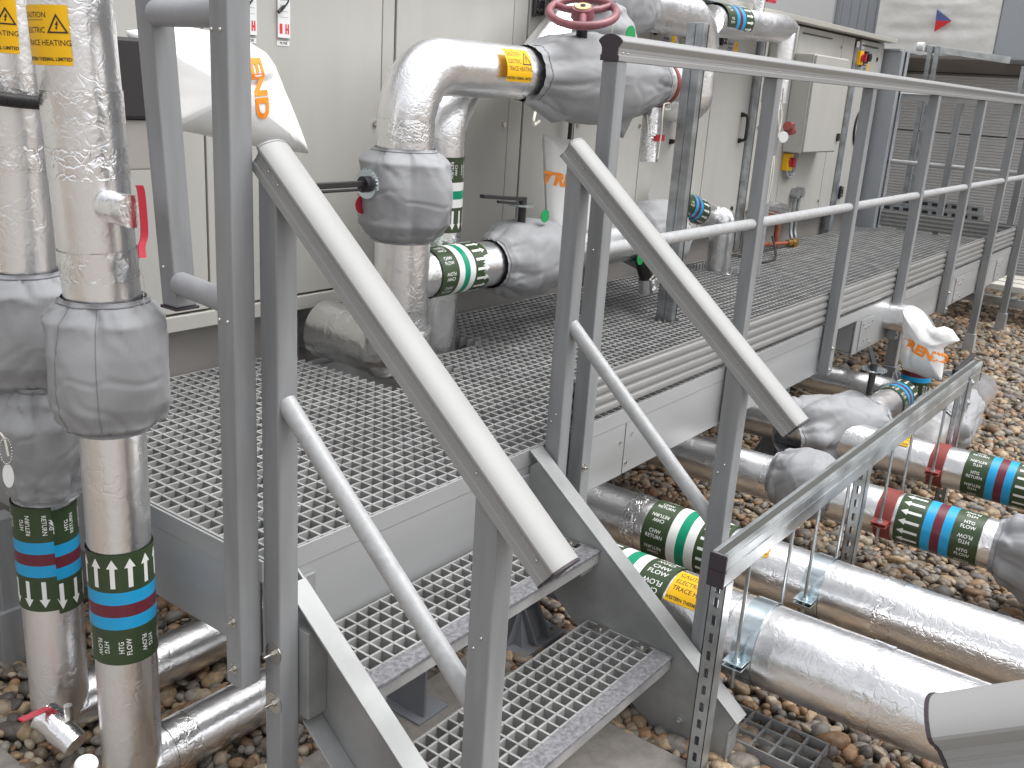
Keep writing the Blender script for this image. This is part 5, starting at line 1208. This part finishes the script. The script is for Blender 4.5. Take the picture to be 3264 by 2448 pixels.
def slot_leg(x, y, z0, z1, w_=.041, pitch=.050):
    o = None; mb = MB(); mb.fixn = False
    # -X face and -Y face slotted
    hl, hw = .014, .0065
    def face(fn):
        z = z0
        while z < z1-1e-6:
            zt = min(z+pitch, z1); zm = (z+zt)/2; h = w_/2
            O = [(-h,z),(h*-.3,z),(h*.3,z),(h,z),(h,zt),(h*.3,zt),(-h*.3,zt),(-h,zt)]
            I = [(-hw,zm-hl*.75),(-hw*.5,zm-hl),(hw*.5,zm-hl),(hw,zm-hl*.75),(hw,zm+hl*.75),(hw*.5,zm+hl),(-hw*.5,zm+hl),(-hw,zm+hl*.75)]
            vs = [fn(a, b, 0) for a, b in O] + [fn(a, b, 0) for a, b in I] + [fn(a, b, .0028) for a, b in I]
            mb.add(vs, [(i, (i+1) % 8, 8+(i+1) % 8, 8+i) for i in range(8)] + [(8+i, 8+(i+1) % 8, 16+(i+1) % 8, 16+i) for i in range(8)])
            z = zt
    h = w_/2
    face(lambda a, b, d: (x-h+d, y-a, b))
    mb.box((x-h, y-h-.0003, z0), (x+h, y-h+.0025, z1)); mb.box((x-h, y+h-.0025, z0), (x+h, y+h+.0003, z1)); mb.box((x+h-.0025, y-h, z0), (x+h, y-h+.010, z1)); mb.box((x+h-.0025, y+h-.010, z0), (x+h, y+h, z1))
    return mb.obj('slotted_leg', M['galv'], fr)
slot_leg(2.062, BY, ZG-.02, -.1325)
o = slot_leg(3.19, BY+.02, ZG-.02, -.1325)
o = slot_leg(4.40, BY, ZG-.02, -.1325)
mb = MB(); mb.box((4.372, BY-.030, -.225), (4.428, BY-.0225, -.07)); bolt(mb, (4.40, BY-.030, -.10), (0,-1,0), .010, 0, .016); bolt(mb, (4.40, BY-.030, -.19), (0,-1,0), .010, 0, .016); mb.obj('fixing_plate', M['galv'], fr, bevel=.001)
def clamp(x, z, r, mt, yc=BY, lab=None):
    mb = MB(); mb.cyl((x, yc-.030, z), (x, yc+.030, z), r+.0042, 64, caps=False); mb.cyl((x, yc-.030, z), (x, yc+.030, z), r+.0022, 64, caps=False)
    n = 64
    vs = []
    for rr in (r+.0022, r+.0042):
        for yy in (yc-.030, yc+.030):
            for i in range(n): a = 2*PI*i/n; vs.append((x+math.cos(a)*rr, yy, z+math.sin(a)*rr))
    mb.add(vs, [(i, (i+1)%n, 2*n+(i+1)%n, 2*n+i) for i in range(n)] + [(n+i, n+(i+1)%n, 3*n+(i+1)%n, 3*n+i) for i in range(n)])
    for s in (-1, 1):
        for dz in (.005, -.008):
            a, b_ = x+s*(r+.001), x+s*(r+.052); mb.box((min(a,b_), yc-.028, z+dz), (max(a,b_), yc+.028, z+dz+.004))
    c = mb.obj('pipe_clamp', M[mt], fr, bevel=.0008)
    for s in (-1, 1):
        xx = x+s*(r+.030)
        mb = MB(); mb.cyl((xx, yc, z-.075), (xx, yc, -.133), .0052, 12); mb.obj('hanger_rod', M['galv'], fr)
        mb = MB(); mb.cyl((xx, yc, z+.0092), (xx, yc, z+.0107), .014, 20); mb.cyl((xx, yc, z+.0109), (xx, yc, z+.019), .0098, 6, sm=False); mb.cyl((xx, yc, z-.0095), (xx, yc, z-.018), .0098, 6, sm=False); mb.obj('nut', M['zinc'], c, bevel=.0006)
clamp(2.375, zc, .1168, 'zinc'); clamp(2.855, zc-.02, .0988, 'zinc'); clamp(3.56, zc, .0898, 'clampred'); clamp(4.255, zc, .0893, 'clampred')

# ================================================================== NEAR RAIL END AND BITS
nr = thing('guardrail', 'end of a separate ribbed handrail very close to the camera at lower right', 'guardrail', (.82, .13, .4))
P0 = at(2003, 1512, 0, .816); 
P0 = CP + (CM @ Vector(((2975-1632)/FPX, -(2262-1224)/FPX, -1)))*.86
P1 = CP + (CM @ Vector(((3420-1632)/FPX, -(2196-1224)/FPX, -1)))*.80
d = (P1-P0).normalized(); pr = [(a, b-.058) for a, b in HR]
upv = Vector((0,0,1))
o = MB(); o.sweep([P0, P0+d*.5], pr, up=tuple(upv)); o = smooth(o.obj('handrail', M['frp_light'], nr))
mb = MB(); mb.sweep([P0-d*.0035, P0-d*.0003], [(a*1.03, b*1.03+.001) for a, b in pr], up=tuple(upv)); mb.obj('end_gasket', M['rubber'], o, bevel=.0006)
mb = MB(); q = P0+d*.30; mb.box((q.x-.025, q.y-.025, ZG), (q.x+.025, q.y+.025, q.z-.06)); mb.obj('post', M['frp'], nr, bevel=.003)
wc = MB(); q = at(186, 1652, 1, .9); wc.ball(q, .013, 0, 10, (1,1,.8)); wc.cyl(q-Vector((0,0,.2)), q, .008, 14); wc = wc.obj('cable_marker', M['white'], loc=tuple(q)); setlab(wc, 'small rounded white marker top at the bottom left picture edge', 'marker')
# foot of a post seen at the far left
fp = thing('support_leg', 'grey leg in a moulded foot on the gravel at the left picture edge', 'leg', (1.16, 2.60, ZG))
mb = MB(); mb.box((1.13, 2.57, ZG+.02), (1.19, 2.63, -.24)); mb.obj('leg', M['frp'], fp, bevel=.004)
mb = MB(); q = []
for rr_, z_ in ((.052, ZG-.01), (.043, ZG+.17)): q += [(1.16-rr_,2.60-rr_,z_),(1.16+rr_,2.60-rr_,z_),(1.16+rr_,2.60+rr_,z_),(1.16-rr_,2.60+rr_,z_)]
mb.add(q, [(0,3,2,1),(4,5,6,7),(0,1,5,4),(1,2,6,5),(2,3,7,6),(3,0,4,7)]); mb.cyl((1.108,2.60,ZG+.09),(1.100,2.60,ZG+.09),.014,16); mb.obj('foot', M['frp'], fp, bevel=.003)
